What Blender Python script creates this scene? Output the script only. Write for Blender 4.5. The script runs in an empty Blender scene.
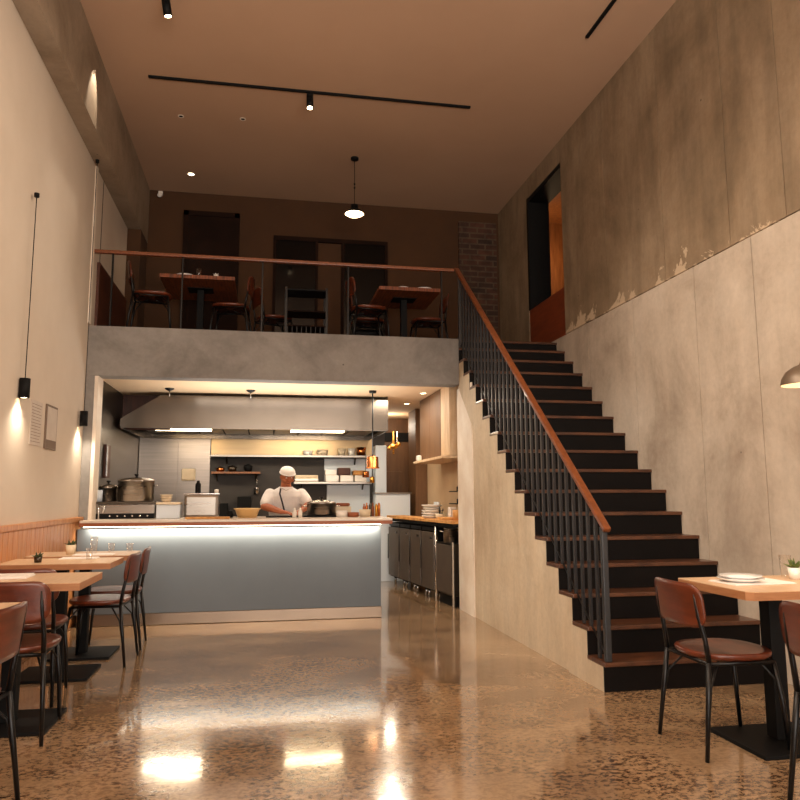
import bpy, bmesh, math, random
from mathutils import Vector, Matrix
random.seed(7)
SC=bpy.context.scene; COL=SC.collection; PI=math.pi
# ---------------------------------------------------------------- materials
def s2l(c): return tuple(((v/255)/12.92 if v/255<=.04045 else ((v/255+.055)/1.055)**2.4) for v in c)
MATS={}
def mat(name,c1,rough=.5,metal=0,c2=None,scale=4,stretch=(1,1,1),bump=0,bscale=30,emis=None,estr=0,rvar=0,coat=0,spec=.5,lo=.35,hi=.65,detail=6,trans=0):
    m=bpy.data.materials.new(name); m.use_nodes=True; nt=m.node_tree; N=nt.nodes; L=nt.links
    b=N['Principled BSDF']; b.inputs['Roughness'].default_value=rough; b.inputs['Metallic'].default_value=metal
    b.inputs['Specular IOR Level'].default_value=spec; b.inputs['Coat Weight'].default_value=coat; b.inputs['Coat Roughness'].default_value=.08
    b.inputs['Base Color'].default_value=(*s2l(c1),1)
    if trans: b.inputs['Transmission Weight'].default_value=trans
    tc=N.new('ShaderNodeTexCoord'); mp=N.new('ShaderNodeMapping'); mp.inputs['Scale'].default_value=stretch
    L.new(tc.outputs['Object'],mp.inputs['Vector'])
    if c2 is not None:
        nz=N.new('ShaderNodeTexNoise'); nz.inputs['Scale'].default_value=scale; nz.inputs['Detail'].default_value=detail; nz.inputs['Roughness'].default_value=.6
        L.new(mp.outputs[0],nz.inputs['Vector'])
        r=N.new('ShaderNodeValToRGB'); r.color_ramp.elements[0].position=lo; r.color_ramp.elements[1].position=hi
        r.color_ramp.elements[0].color=(*s2l(c1),1); r.color_ramp.elements[1].color=(*s2l(c2),1)
        L.new(nz.outputs['Fac'],r.inputs[0]); L.new(r.outputs[0],b.inputs['Base Color'])
        if rvar:
            mr=N.new('ShaderNodeMapRange'); mr.inputs['To Min'].default_value=rough-rvar; mr.inputs['To Max'].default_value=rough+rvar
            L.new(nz.outputs['Fac'],mr.inputs['Value']); L.new(mr.outputs[0],b.inputs['Roughness'])
    if bump:
        n2=N.new('ShaderNodeTexNoise'); n2.inputs['Scale'].default_value=bscale; n2.inputs['Detail'].default_value=4
        L.new(mp.outputs[0],n2.inputs['Vector'])
        bp=N.new('ShaderNodeBump'); bp.inputs['Strength'].default_value=bump; bp.inputs['Distance'].default_value=.01
        L.new(n2.outputs['Fac'],bp.inputs['Height']); L.new(bp.outputs[0],b.inputs['Normal'])
    if emis: b.inputs['Emission Color'].default_value=(*s2l(emis),1); b.inputs['Emission Strength'].default_value=estr
    MATS[name]=m; return m
def mixrgb(N,L,kind,fac,a,b_):
    x=N.new('ShaderNodeMix'); x.data_type='RGBA'; x.blend_type=kind
    for s,v in ((0,fac),(6,a),(7,b_)):
        if isinstance(v,(int,float)): x.inputs[s].default_value=v
        elif isinstance(v,tuple): x.inputs[s].default_value=(*v,1)
        else: L.new(v,x.inputs[s])
    return x.outputs[2]
def noise(N,L,vec,scale,detail=6,rough=.6,dist=0):
    n=N.new('ShaderNodeTexNoise'); n.inputs['Scale'].default_value=scale; n.inputs['Detail'].default_value=detail
    n.inputs['Roughness'].default_value=rough; n.inputs['Distortion'].default_value=dist; L.new(vec,n.inputs['Vector']); return n.outputs['Fac']
def ramp(N,L,f,stops):
    r=N.new('ShaderNodeValToRGB'); e=r.color_ramp.elements
    while len(e)<len(stops): e.new(.5)
    for el,(p,c) in zip(e,stops):
        el.position=p; el.color=(*(c if isinstance(c,tuple) else (c,c,c)),1)
    L.new(f,r.inputs[0]); return r.outputs[0]
def mapping(N,L,scale):
    tc=N.new('ShaderNodeTexCoord'); mp=N.new('ShaderNodeMapping'); mp.inputs['Scale'].default_value=scale
    L.new(tc.outputs['Object'],mp.inputs['Vector']); return mp.outputs[0]
def concrete(name,base,dark,light,rough=.75,streak=.5,vert=(1,1,.18)):
    m=bpy.data.materials.new(name); m.use_nodes=True; nt=m.node_tree; N=nt.nodes; L=nt.links; b=N['Principled BSDF']
    v1=mapping(N,L,(1,1,1)); v2=mapping(N,L,vert)
    big=ramp(N,L,noise(N,L,v1,1.1,8,.65,.4),[(.3,s2l(dark)),(.5,s2l(base)),(.72,s2l(light))])
    st=ramp(N,L,noise(N,L,v2,5,6,.6),[(.35,.70),(.6,1.0)])
    c=mixrgb(N,L,'MULTIPLY',streak,big,st)
    fine=ramp(N,L,noise(N,L,v1,22,5,.7),[(.3,.86),(.6,1.0)]); c=mixrgb(N,L,'MULTIPLY',.7,c,fine)
    vo=N.new('ShaderNodeTexVoronoi'); vo.inputs['Scale'].default_value=2.6; L.new(v1,vo.inputs['Vector'])
    pit=ramp(N,L,vo.outputs['Distance'],[(.018,.25),(.03,1.0)]); c=mixrgb(N,L,'MULTIPLY',.8,c,pit)
    L.new(c,b.inputs['Base Color']); b.inputs['Roughness'].default_value=rough; b.inputs['Specular IOR Level'].default_value=.35
    bp=N.new('ShaderNodeBump'); bp.inputs['Strength'].default_value=.25; bp.inputs['Distance'].default_value=.01
    L.new(noise(N,L,v1,14,6,.65),bp.inputs['Height']); L.new(bp.outputs[0],b.inputs['Normal'])
    MATS[name]=m; return m
def floor_material():
    m=bpy.data.materials.new('polished_concrete'); m.use_nodes=True; nt=m.node_tree; N=nt.nodes; L=nt.links; b=N['Principled BSDF']
    v=mapping(N,L,(1,1,1)); v2=mapping(N,L,(.8,1.1,1))
    base=ramp(N,L,noise(N,L,v2,1.3,6,.6,.8),[(.3,s2l((138,110,84))),(.5,s2l((164,134,102))),(.72,s2l((188,158,124)))])
    sp=noise(N,L,v2,36,8,.75,.4); patch=ramp(N,L,noise(N,L,v2,2.2,4,.55,1.0),[(.38,.0),(.6,1.0)])
    spk=ramp(N,L,sp,[(.44,s2l((96,66,42))),(.53,(1,1,1))])
    c=mixrgb(N,L,'MULTIPLY',.0,base,spk)
    mx=N.new('ShaderNodeMath'); mx.operation='MULTIPLY_ADD'; mx.inputs[1].default_value=.7; mx.inputs[2].default_value=.25; L.new(patch,mx.inputs[0])
    c=mixrgb(N,L,'MULTIPLY',mx.outputs[0],base,spk)
    veins=ramp(N,L,noise(N,L,v2,60,3,.5),[(.35,.8),(.5,1.0)]); c=mixrgb(N,L,'MULTIPLY',.6,c,veins)
    L.new(c,b.inputs['Base Color'])
    rr=N.new('ShaderNodeMapRange'); rr.inputs['To Min'].default_value=.07; rr.inputs['To Max'].default_value=.2
    L.new(noise(N,L,v,5,5,.6),rr.inputs['Value']); L.new(rr.outputs[0],b.inputs['Roughness'])
    b.inputs['Specular IOR Level'].default_value=.75; b.inputs['Coat Weight'].default_value=.55; b.inputs['Coat Roughness'].default_value=.06
    bp=N.new('ShaderNodeBump'); bp.inputs['Strength'].default_value=.07; bp.inputs['Distance'].default_value=.02
    L.new(noise(N,L,v,3.5,4,.5),bp.inputs['Height']); L.new(bp.outputs[0],b.inputs['Normal']); L.new(bp.outputs[0],b.inputs['Coat Normal'])
    MATS['floor']=m; return m
def brick_material():
    m=bpy.data.materials.new('brick'); m.use_nodes=True; nt=m.node_tree; N=nt.nodes; L=nt.links; b=N['Principled BSDF']
    tc=N.new('ShaderNodeTexCoord'); sx=N.new('ShaderNodeSeparateXYZ'); cx=N.new('ShaderNodeCombineXYZ')
    L.new(tc.outputs['Object'],sx.inputs[0]); L.new(sx.outputs['X'],cx.inputs['X']); L.new(sx.outputs['Z'],cx.inputs['Y'])
    br=N.new('ShaderNodeTexBrick'); br.inputs['Scale'].default_value=1; br.inputs['Brick Width'].default_value=.24; br.inputs['Row Height'].default_value=.085
    br.inputs['Mortar Size'].default_value=.012; br.inputs['Color1'].default_value=(*s2l((84,50,34)),1); br.inputs['Color2'].default_value=(*s2l((52,36,27)),1); br.inputs['Mortar'].default_value=(*s2l((84,66,50)),1)
    L.new(cx.outputs[0],br.inputs['Vector']); c=mixrgb(N,L,'MULTIPLY',.7,br.outputs['Color'],ramp(N,L,noise(N,L,tc.outputs['Object'],9),[(.35,.45),(.6,1.0)]))
    L.new(c,b.inputs['Base Color']); b.inputs['Roughness'].default_value=.9
    bp=N.new('ShaderNodeBump'); bp.inputs['Strength'].default_value=.6; bp.invert=True; L.new(br.outputs['Fac'],bp.inputs['Height']); L.new(bp.outputs[0],b.inputs['Normal'])
    MATS['brick']=m
def steel(name,c,rough=.28,stretch=(1,1,8)):
    mat(name,c,rough,1,c2=tuple(min(255,int(v*1.08)) for v in c),scale=1.2,stretch=stretch,rvar=.03,detail=2)
def glass_material():
    m=bpy.data.materials.new('thin_glass'); m.use_nodes=True; nt=m.node_tree; N=nt.nodes; L=nt.links
    N.remove(N['Principled BSDF']); t=N.new('ShaderNodeBsdfTransparent'); g=N.new('ShaderNodeBsdfGlossy'); g.inputs['Roughness'].default_value=.03
    mx=N.new('ShaderNodeMixShader'); fr=N.new('ShaderNodeLayerWeight'); fr.inputs[0].default_value=.25
    ad=N.new('ShaderNodeMath'); ad.operation='MULTIPLY_ADD'; ad.inputs[1].default_value=.45; ad.inputs[2].default_value=.03; L.new(fr.outputs[1],ad.inputs[0])
    L.new(ad.outputs[0],mx.inputs[0]); L.new(t.outputs[0],mx.inputs[1]); L.new(g.outputs[0],mx.inputs[2]); L.new(mx.outputs[0],N['Material Output'].inputs[0]); MATS['glass']=m
floor_material(); brick_material(); glass_material()
def flakes():
    m=MATS['conc_up']; nt=m.node_tree; N=nt.nodes; L=nt.links; b=N['Principled BSDF']
    old=b.inputs['Base Color'].links[0].from_socket
    tc=N.new('ShaderNodeTexCoord'); sx=N.new('ShaderNodeSeparateXYZ'); L.new(tc.outputs['Object'],sx.inputs[0])
    f=noise(N,L,tc.outputs['Object'],3.2,9,.7,.6)
    a=N.new('ShaderNodeMapRange'); a.inputs['From Min'].default_value=3.12; a.inputs['From Max'].default_value=3.5; a.inputs['To Min'].default_value=.0; a.inputs['To Max'].default_value=.26; L.new(sx.outputs['Z'],a.inputs['Value'])
    d=N.new('ShaderNodeMath'); d.operation='SUBTRACT'; L.new(f,d.inputs[0]); L.new(a.outputs[0],d.inputs[1])
    k=ramp(N,L,d.outputs[0],[(.5,.0),(.515,1.0)])
    L.new(mixrgb(N,L,'MIX',k,old,s2l((196,176,150))),b.inputs['Base Color'])
concrete('conc_low',(194,180,164),(162,146,130),(210,198,184),streak=.45)
concrete('conc_up',(146,126,102),(122,104,82),(166,146,122),streak=.9)
flakes()
concrete('conc_stair',(206,188,162),(186,164,138),(218,204,182),streak=.5)
concrete('conc_beam',(150,132,112),(124,106,86),(168,150,130),streak=.3,vert=(.4,1,1))
concrete('conc_slab',(142,138,134),(112,108,104),(160,156,150),streak=.3,vert=(1,1,1))
concrete('conc_brown',(112,88,62),(96,74,50),(128,102,76),streak=.5)
mat('plaster',(204,190,174),.85,c2=(196,181,164),scale=1.2,bump=.05,bscale=60)
mat('white_plaster',(240,232,220),.8,c2=(218,202,184),scale=2)
mat('ceiling',(182,150,124),.9,c2=(176,144,118),scale=.6)
mat('kitchen_ceiling',(226,196,160),.9,c2=(220,190,154),scale=.6)
mat('mezz_wall',(72,43,15),.85,c2=(62,36,11),scale=1.5)
mat('dark_panel',(26,14,9),.75,spec=.1,c2=(36,20,13),scale=3)
mat('brown_panel',(84,42,24),.5,c2=(66,32,18),scale=3,stretch=(8,8,1))
mat('red_panel',(132,62,32),.5,c2=(112,50,26),scale=3,stretch=(1,1,6)); mat('cab_brown',(112,78,46),.55,c2=(98,66,38),scale=3,stretch=(6,6,1))
mat('cab_light',(226,200,166),.6,c2=(204,172,134),scale=3,stretch=(6,6,1))
mat('beige_wall',(206,180,146),.75,c2=(196,168,134),scale=2)
mat('wainscot',(196,138,86),.45,c2=(168,104,56),scale=5,stretch=(1,8,.7),bump=.05)
mat('wainscot_line',(92,56,30),.6)
mat('table_wood',(214,180,144),.45,c2=(202,166,128),scale=4,stretch=(14,1.2,1),coat=.15)
mat('table_edge',(172,120,80),.5,c2=(156,104,66),scale=4,stretch=(2,2,20))
mat('mezz_table',(80,40,20),.5,c2=(150,78,40),scale=4,stretch=(12,1.2,1))
mat('chair_wood',(104,46,24),.32,c2=(78,32,16),scale=3,stretch=(1.4,9,9),coat=.18)
mat('rail_wood',(128,70,36),.4,c2=(104,54,27),scale=4,stretch=(9,1,9),coat=.2)
mat('tread',(96,58,36),.35,c2=(62,36,24),scale=5,stretch=(1,6,1),coat=.2)
mat('riser',(9,6,6),.55,c2=(15,10,9),scale=3,spec=.15)
mat('black_metal',(13,13,15),.36,.3)
mat('black_matte',(10,10,11),.65,spec=.2)
mat('gray_metal',(54,55,58),.4,.3); mat('baluster_metal',(44,45,49),.4,.3)
mat('counter_gray',(98,108,118),.55,c2=(92,102,112),scale=1.4)
mat('counter_top',(228,216,202),.25,c2=(218,204,188),scale=8)
mat('counter_edge',(168,96,56),.45,c2=(140,76,42),scale=4,stretch=(1,10,30))
steel('steel',(146,138,130)); steel('steel_dark',(84,76,68),.35); steel('gold_steel',(150,128,98),.34); steel('steel_hood',(104,96,88),.24,(1.5,1.5,1.5)); steel('steel_wall',(140,132,126),.34,(1,1,30))
steel('kick',(128,112,98),.38,(1,1,1)); steel('copper',(196,120,66),.25); steel('brass',(206,150,70),.28); steel('chrome',(210,210,210),.12)
mat('dark_wall',(58,52,48),.6,c2=(50,45,42),scale=2)
mat('blue_white',(206,216,226),.35)
mat('appliance',(104,92,82),.38,.35,c2=(92,82,74),scale=3)
mat('white_ceramic',(236,230,222),.25,coat=.4)
mat('cream',(222,206,178),.5,c2=(210,190,160),scale=5)
mat('napkin',(238,232,226),.8)
mat('leaf',(70,88,40),.5,c2=(108,118,56),scale=30)
mat('leaf_dark',(44,54,26),.5,c2=(70,80,38),scale=30)
mat('soil',(40,28,20),.9)
mat('paper',(196,184,172),.8,c2=(188,174,162),scale=12)
mat('paper_line',(120,100,86),.8); mat('frame_dark',(110,90,74),.6)
mat('skin',(176,104,68),.55,c2=(164,92,58),scale=8)
mat('shirt',(238,234,230),.85,c2=(226,222,220),scale=12,bump=.3,bscale=18)
mat('cap',(240,236,230),.85,bump=.2,bscale=40); mat('hair',(26,20,18),.7); mat('lips',(120,60,46),.5)
mat('trousers',(38,38,44),.85); mat('strap',(40,40,48),.7); mat('shoe',(24,22,22),.5)
mat('food',(150,80,40),.6,c2=(96,48,26),scale=40); mat('bread',(214,160,92),.7,c2=(184,124,66),scale=14)
mat('bowl_tan',(226,188,128),.45); mat('terracotta',(150,84,52),.6)
mat('warm_wood',(150,96,54),.4,c2=(120,72,38),scale=3,stretch=(10,10,1))
mat('dark_glass',(8,6,6),.08,spec=.3)
mat('lamp_on',(255,240,215),.5,emis=(255,226,180),estr=14)
mat('lamp_soft',(255,240,215),.5,emis=(255,214,160),estr=9)
mat('led',(255,246,230),.5,emis=(255,234,200),estr=7)
mat('shade_gray',(112,96,80),.4,.3); mat('shade_white',(244,226,200),.5)
mat('plate',(240,238,236),.22,coat=.4)
# ---------------------------------------------------------------- mesh builder
class MB:
    def __init__(s): s.bm=bmesh.new(); s.mi=0
    def _mark(s,fs,smooth=False):
        for f in fs: f.material_index=s.mi; f.smooth=smooth
    def box(s,x0,x1,y0,y1,z0,z1,bev=0,M=None,seg=2):
        t=bmesh.new(); bmesh.ops.create_cube(t,size=1)
        for v in t.verts: v.co=Vector(((x0+x1)/2+v.co.x*(x1-x0),(y0+y1)/2+v.co.y*(y1-y0),(z0+z1)/2+v.co.z*(z1-z0)))
        if bev: bmesh.ops.bevel(t,geom=t.edges[:],offset=bev,segments=seg,profile=.6,affect='EDGES')
        s.add(t,M,False); return s
    def add(s,t,M=None,smooth=True):
        if M is not None: bmesh.ops.transform(t,matrix=M,verts=t.verts)
        mp={}
        for v in t.verts: mp[v]=s.bm.verts.new(v.co)
        for f in t.faces:
            try: nf=s.bm.faces.new([mp[v] for v in f.verts]); nf.material_index=s.mi; nf.smooth=smooth
            except ValueError: pass
        t.free()
    def tube(s,pts,r,seg=10,cap=True,smooth=True,flat=1):
        pts=[Vector(p) for p in pts]; rs=r if isinstance(r,(list,tuple)) else [r]*len(pts)
        t=bmesh.new(); rings=[]; up=None
        for i,p in enumerate(pts):
            d=(pts[min(i+1,len(pts)-1)]-pts[max(i-1,0)]).normalized()
            if up is None: up=Vector((0,0,1)) if abs(d.z)<.9 else Vector((1,0,0))
            a=d.cross(up).normalized(); b=a.cross(d).normalized(); up=b
            rings.append([t.verts.new(p+(a*math.cos(2*PI*k/seg)+b*math.sin(2*PI*k/seg)*flat)*rs[i]) for k in range(seg)])
        for i in range(len(rings)-1):
            for k in range(seg): t.faces.new([rings[i][k],rings[i][(k+1)%seg],rings[i+1][(k+1)%seg],rings[i+1][k]])
        if cap: t.faces.new(rings[0][::-1]); t.faces.new(rings[-1])
        bmesh.ops.recalc_face_normals(t,faces=t.faces); s.add(t,None,smooth); return s
    def lathe(s,prof,c=(0,0,0),seg=28,sx=1,sy=1,M=None,smooth=True):
        t=bmesh.new(); rings=[]
        for r,z in prof:
            if r<=1e-6: rings.append([t.verts.new((c[0],c[1],c[2]+z))])
            else: rings.append([t.verts.new((c[0]+r*sx*math.cos(2*PI*k/seg),c[1]+r*sy*math.sin(2*PI*k/seg),c[2]+z)) for k in range(seg)])
        for a,b in zip(rings,rings[1:]):
            if len(a)==1 and len(b)==1: continue
            for k in range(seg):
                k2=(k+1)%seg
                if len(a)==1: t.faces.new([a[0],b[k],b[k2]])
                elif len(b)==1: t.faces.new([a[k],a[k2],b[0]])
                else: t.faces.new([a[k],a[k2],b[k2],b[k]])
        bmesh.ops.recalc_face_normals(t,faces=t.faces); s.add(t,M,smooth); return s
    def prism(s,poly,axis,a,b,smooth=False):
        t=bmesh.new()
        def P(u,v,w): return {'x':(w,u,v),'y':(u,w,v),'z':(u,v,w)}[axis]
        A=[t.verts.new(P(u,v,a)) for u,v in poly]; B=[t.verts.new(P(u,v,b)) for u,v in poly]; n=len(poly)
        t.faces.new(A); t.faces.new(B[::-1])
        for i in range(n): t.faces.new([A[i],B[i],B[(i+1)%n],A[(i+1)%n]])
        bmesh.ops.recalc_face_normals(t,faces=t.faces); s.add(t,None,smooth); return s
    def ball(s,c,r,sc=(1,1,1),seg=16):
        t=bmesh.new(); bmesh.ops.create_uvsphere(t,u_segments=seg,v_segments=max(6,seg//2+2),radius=r)
        for v in t.verts: v.co=Vector((c[0]+v.co.x*sc[0],c[1]+v.co.y*sc[1],c[2]+v.co.z*sc[2]))
        s.add(t); return s
    def m(s,i): s.mi=i; return s
    def obj(s,name,mats,parent=None,loc=(0,0,0)):
        me=bpy.data.meshes.new(name); s.bm.to_mesh(me); s.bm.free()
        if isinstance(mats,str): mats=[mats]
        for k in mats: me.materials.append(MATS[k])
        o=bpy.data.objects.new(name,me); COL.objects.link(o); o.parent=parent; o.location=loc; return o
def tag(o,label,cat,group=None,kind=None):
    if label: o['label']=label
    if cat: o['category']=cat
    if group: o['group']=group
    if kind: o['kind']=kind
    return o
def thing(name,label,cat,loc=(0,0,0),rz=0,group=None):
    o=bpy.data.objects.new(name,None); o.empty_display_size=.1; COL.objects.link(o); o.location=loc; o.rotation_euler=(0,0,rz)
    return tag(o,label,cat,group)
def struct(o,label=None):
    o['kind']='structure'
    if label: o['label']=label
    return o
def copy_tree(o,parent=None):
    c=o.copy(); COL.objects.link(c); c.parent=parent
    for ch in KIDS.get(o.name,[]):
        k=copy_tree(ch,c)
    return c
KIDS={}
def remember(root):
    for o in list(COL.objects):
        if o.parent is not None: KIDS.setdefault(o.parent.name,[])
    KIDS.clear()
    for o in list(COL.objects):
        if o.parent is not None: KIDS.setdefault(o.parent.name,[]).append(o)
    return root
def dup(root,loc,rz,label=None,group=None,cat=None):
    c=copy_tree(root); c.location=loc; c.rotation_euler=(0,0,rz)
    if label: c['label']=label
    if group: c['group']=group
    elif 'group' in c: del c['group']
    return c
# ---------------------------------------------------------------- setting
XL,XR,XS=-1.824,3.466,2.166; ZC=5.53; YB=10.338; YM=7.95; ZM=3.02; ZS=2.49; YF=-1.6
struct(MB().box(XL-.3,XR+.3,YF-.3,12.6,-.1,0).obj('floor','floor'),'mottled brown polished concrete floor')
struct(MB().box(XL-.3,XR+1.3,YF-.3,YB+.3,ZC,ZC+.12).obj('ceiling','ceiling'),'high warm beige ceiling')
struct(MB().box(XL-.25,XL,YF,12.4,0,ZC).obj('wall_left','plaster'),'tall pale plaster wall on the left')
# right wall: lower pour and upper pour, board joints as real grooves; opening near the top of the stairs
ZJ=3.12
b=MB().m(0)
lo=[YF,.9,2.1,3.35,4.6,5.33,6.35,7.35,12.3]
for a,c in zip(lo,lo[1:]): b.box(XR,XR+.06,a+.004,c-.004,0,ZJ-.005)
b.box(XR+.012,XR+.25,YF,12.3,0,ZJ)
b.m(1)
upj=[YF,1.2,2.3,3.1,3.66,4.22,4.83,5.75,6.85,7.95]
for a,c in zip(upj,upj[1:]): b.box(XR,XR+.06,a+.004,c-.004,ZJ+.005,ZC)
b.box(XR+.012,XR+.25,YF,7.95,ZJ,ZC)
b.box(XR,XR+.25,9.12,YB+.2,ZJ+.004,ZC); b.box(XR,XR+.25,7.95,9.12,5.26,ZC)
struct(b.obj('wall_right',['conc_low','conc_up']),'board-marked concrete wall, darker upper pour over paler lower pour')
struct(MB().box(XL-.25,XR+.25,YB,YB+.2,ZM,ZC).obj('wall_back','mezz_wall'),'dark ochre back wall of the mezzanine')
# unseen front wall behind the viewpoint; its window is added to admit light
b=MB(); WX0,WX1,WZ0,WZ1=-1.4,3.1,.35,3.2
b.box(XL-.2,WX0,YF-.2,YF,0,ZC).box(WX1,XR+.2,YF-.2,YF,0,ZC).box(WX0,WX1,YF-.2,YF,0,WZ0).box(WX0,WX1,YF-.2,YF,WZ1,ZC)
struct(b.obj('wall_front','plaster'),'unseen front wall with the added window opening')
b=MB()
for x in (WX0+.02,(WX0*2+WX1)/3,(WX0+WX1*2)/3,WX1-.02): b.box(x-.03,x+.03,YF-.12,YF-.06,WZ0,WZ1)
b.box(WX0,WX1,YF-.12,YF-.06,WZ0,WZ0+.06).box(WX0,WX1,YF-.12,YF-.06,WZ1-.06,WZ1)
w=struct(b.obj('added_window','black_metal'),'added shopfront window, unseen behind the viewpoint')
g=MB().box(WX0,WX1,YF-.095,YF-.085,WZ0,WZ1).obj('pane','glass',w)
# concrete beam along the left wall, pilaster at its end
struct(MB().box(XL,-1.649,YF,YB,4.751,ZC).obj('trim_1','conc_beam'),'concrete beam high along the left wall')
struct(MB().box(XL,-1.655,9.8,YB,ZM,4.751).obj('trim_2','mezz_wall'),'pilaster under the far end of the beam')
# mezzanine slab
b=MB().m(0).box(XL,XS,YM,YM+.22,ZS,ZM,.006)
b.m(1).box(XL,XS,YM+.22,YB,2.6,ZM); b.box(XS,XR,8.26,YB,2.7,ZM)
b.m(1).box(XL,XR,YB,12.4,2.601,2.8)
struct(b.obj('floor_mezzanine',['conc_slab','conc_brown']),'mezzanine floor slab with a rough grey concrete front edge')
struct(MB().box(XL,2.75,YM+.22,12.4,2.55,2.6).obj('ceiling_kitchen','kitchen_ceiling'),'low cream ceiling over the kitchen')
# pillar at the left of the kitchen opening
b=MB().m(0).box(XL,-1.735,YM,YM+.25,0,ZS,.005); b.m(1).box(-1.735,-1.70,YM+.01,YM+.25,0,ZS)
struct(b.obj('trim_3',['conc_slab','white_plaster']),'grey concrete pillar with a pale inner edge at the left of the kitchen opening')
struct(MB().box(XL,XL+.018,YM-.045,YM+.02,ZM+.02,4.75).obj('trim_4','white_plaster'),'thin pale strip on the left wall above the mezzanine edge')
# kitchen walls
struct(MB().box(XL,-1.80,YM+.25,11.3,0,2.55).obj('wall_kitchen_left','steel_dark'),'dark steel clad side wall of the kitchen')
b=MB().m(0).box(XL,1.86,11.3,11.45,0,2.55)
struct(b.obj('wall_kitchen_back','dark_wall'),'dark grey back wall of the kitchen')
b=MB().box(1.86,2.75,12.25,12.4,0,2.55).box(1.80,1.86,11.45,12.3,0,2.55)
struct(b.obj('wall_corridor','cab_brown'),'brown wall closing the corridor beyond the kitchen')
struct(MB().box(2.42,2.75,8.25,12.3,0,2.55).obj('wall_kitchen_right','beige_wall'),'beige side wall of the kitchen')
# stair side wall
ST_Y,ST_T=4.546,.23
ZN=[0]+[.1845*i for i in range(1,14)]+[2.585,2.76,2.925,3.075]
poly=[(ST_Y+.01,0),(ST_Y+.01,ZN[1]-.03)]
for i in range(2,16):
    y=ST_Y+.01+(i-1)*ST_T; poly+=[(y,ZN[i-1]-.03),(y,ZN[i]-.03)]
poly+=[(YM,ZN[15]-.03),(YM,ZS),(8.08,ZS),(8.08,0)]
b=MB().m(0).prism(poly,'x',XS+.02,XS+.16)
# projecting band that follows the flight
band=[(ST_Y+.01,0),(ST_Y+.01,ZN[1]-.03)]
for i in range(2,16):
    y=ST_Y+.01+(i-1)*ST_T; band+=[(y,ZN[i-1]-.03),(y,ZN[i]-.03)]
band+=[(YM-.0,ZN[15]-.03),(YM,2.42),(7.55,2.06),(6.6,1.27),(5.45,.32),(5.1,0)]
b.prism(band,'x',XS,XS+.03)
b.m(1).box(XS+.004,XS+.021,7.5,8.08,0,2.45)
struct(b.obj('wall_stair',['conc_stair','white_plaster']),'pale concrete side wall under the stair flight with a white plaster end')
# wall opening near the stair head with lit wood behind
D=struct(MB().box(XR+.006,XR+.07,7.96,9.11,ZM+.06,3.7,.004).obj('door_1','red_panel'),'reddish brown low panel in the opening at the stair head')
b=MB().m(0).box(XR+.0,XR+.3,9.06,9.12,3.7,5.26).box(XR+.01,XR+.3,7.95,9.1,5.2,5.27)
b.obj('frame','black_matte',D)
b=MB().m(0).box(XR+.25,4.75,10.0,10.05,ZM,5.3); b.box(4.7,4.75,7.6,10.0,ZM,5.3).box(XR+.25,4.75,7.6,7.65,ZM,5.3).box(XR+.25,4.75,7.6,10.05,5.3,5.35).box(XR+.25,4.75,7.6,10.05,ZM-.05,ZM)
struct(b.obj('wall_side_room','warm_wood'),'orange wood wall lit inside the side room')
# back wall openings
d=struct(MB().box(-1.13,-.44,YB-.06,YB-.0,ZM,5.2,.004).obj('door_2','dark_panel'),'dark brown door at the left of the mezzanine back wall')
MB().box(-1.17,-1.10,YB-.08,YB,ZM,5.24).box(-.47,-.40,YB-.08,YB,ZM,5.24).box(-1.17,-.40,YB-.08,YB,5.17,5.24).obj('frame','dark_panel',d)
MB().ball((-.98,YB-.1,4.05),.025).obj('door_handle','chrome',d)
w=struct(MB().box(.08,1.74,YB-.05,YB,4.90,4.96).box(.08,.12,YB-.05,YB,ZM,4.9).box(.68,.72,YB-.05,YB,ZM,4.9).box(1.06,1.10,YB-.05,YB,ZM,4.9).box(1.70,1.74,YB-.05,YB,ZM,4.9).obj('window_2','dark_panel'),'pair of dark glazed openings in the mezzanine back wall')
MB().box(.12,.68,YB-.03,YB-.005,ZM,4.9).obj('pane','dark_glass',w); MB().box(1.10,1.70,YB-.03,YB-.005,ZM,4.9).obj('pane','dark_glass',w)
struct(MB().box(2.83,3.42,YB-.04,YB,ZM,5.36).obj('trim_5','brick'),'panel of bare dark brick at the right end of the mezzanine back wall')
struct(MB().box(XL,XL+.03,8.2,9.78,ZM,3.78).obj('trim_6','brown_panel'),'reddish brown wood panelling low on the mezzanine side wall')
# wainscot on the left wall
b=MB().m(0).box(XL,XL+.03,YF,7.93,0,1.02)
y=YF
while y<7.9:
    b.box(XL+.03,XL+.042,y+.004,min(y+.104,7.93),.02,1.0,.003,seg=1); y+=.108
b.box(XL,XL+.055,YF,7.94,1.0,1.045,.006)
struct(b.obj('baseboard_left','wainscot'),'orange-brown vertical board wainscot along the left wall')
# corridor door
d=struct(MB().m(0).box(1.93,2.44,12.2,12.25,0,2.15).obj('door_3','cab_brown'),'brown door at the end of the corridor')
MB().box(1.86,1.94,12.17,12.25,0,2.25).box(2.42,2.55,12.17,12.25,0,2.25).box(1.86,2.55,12.17,12.25,2.15,2.3).obj('frame','black_matte',d)
MB().box(2.0,2.3,12.18,12.2,1.0,1.65,.01).obj('door_panel','cab_brown',d)
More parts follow.
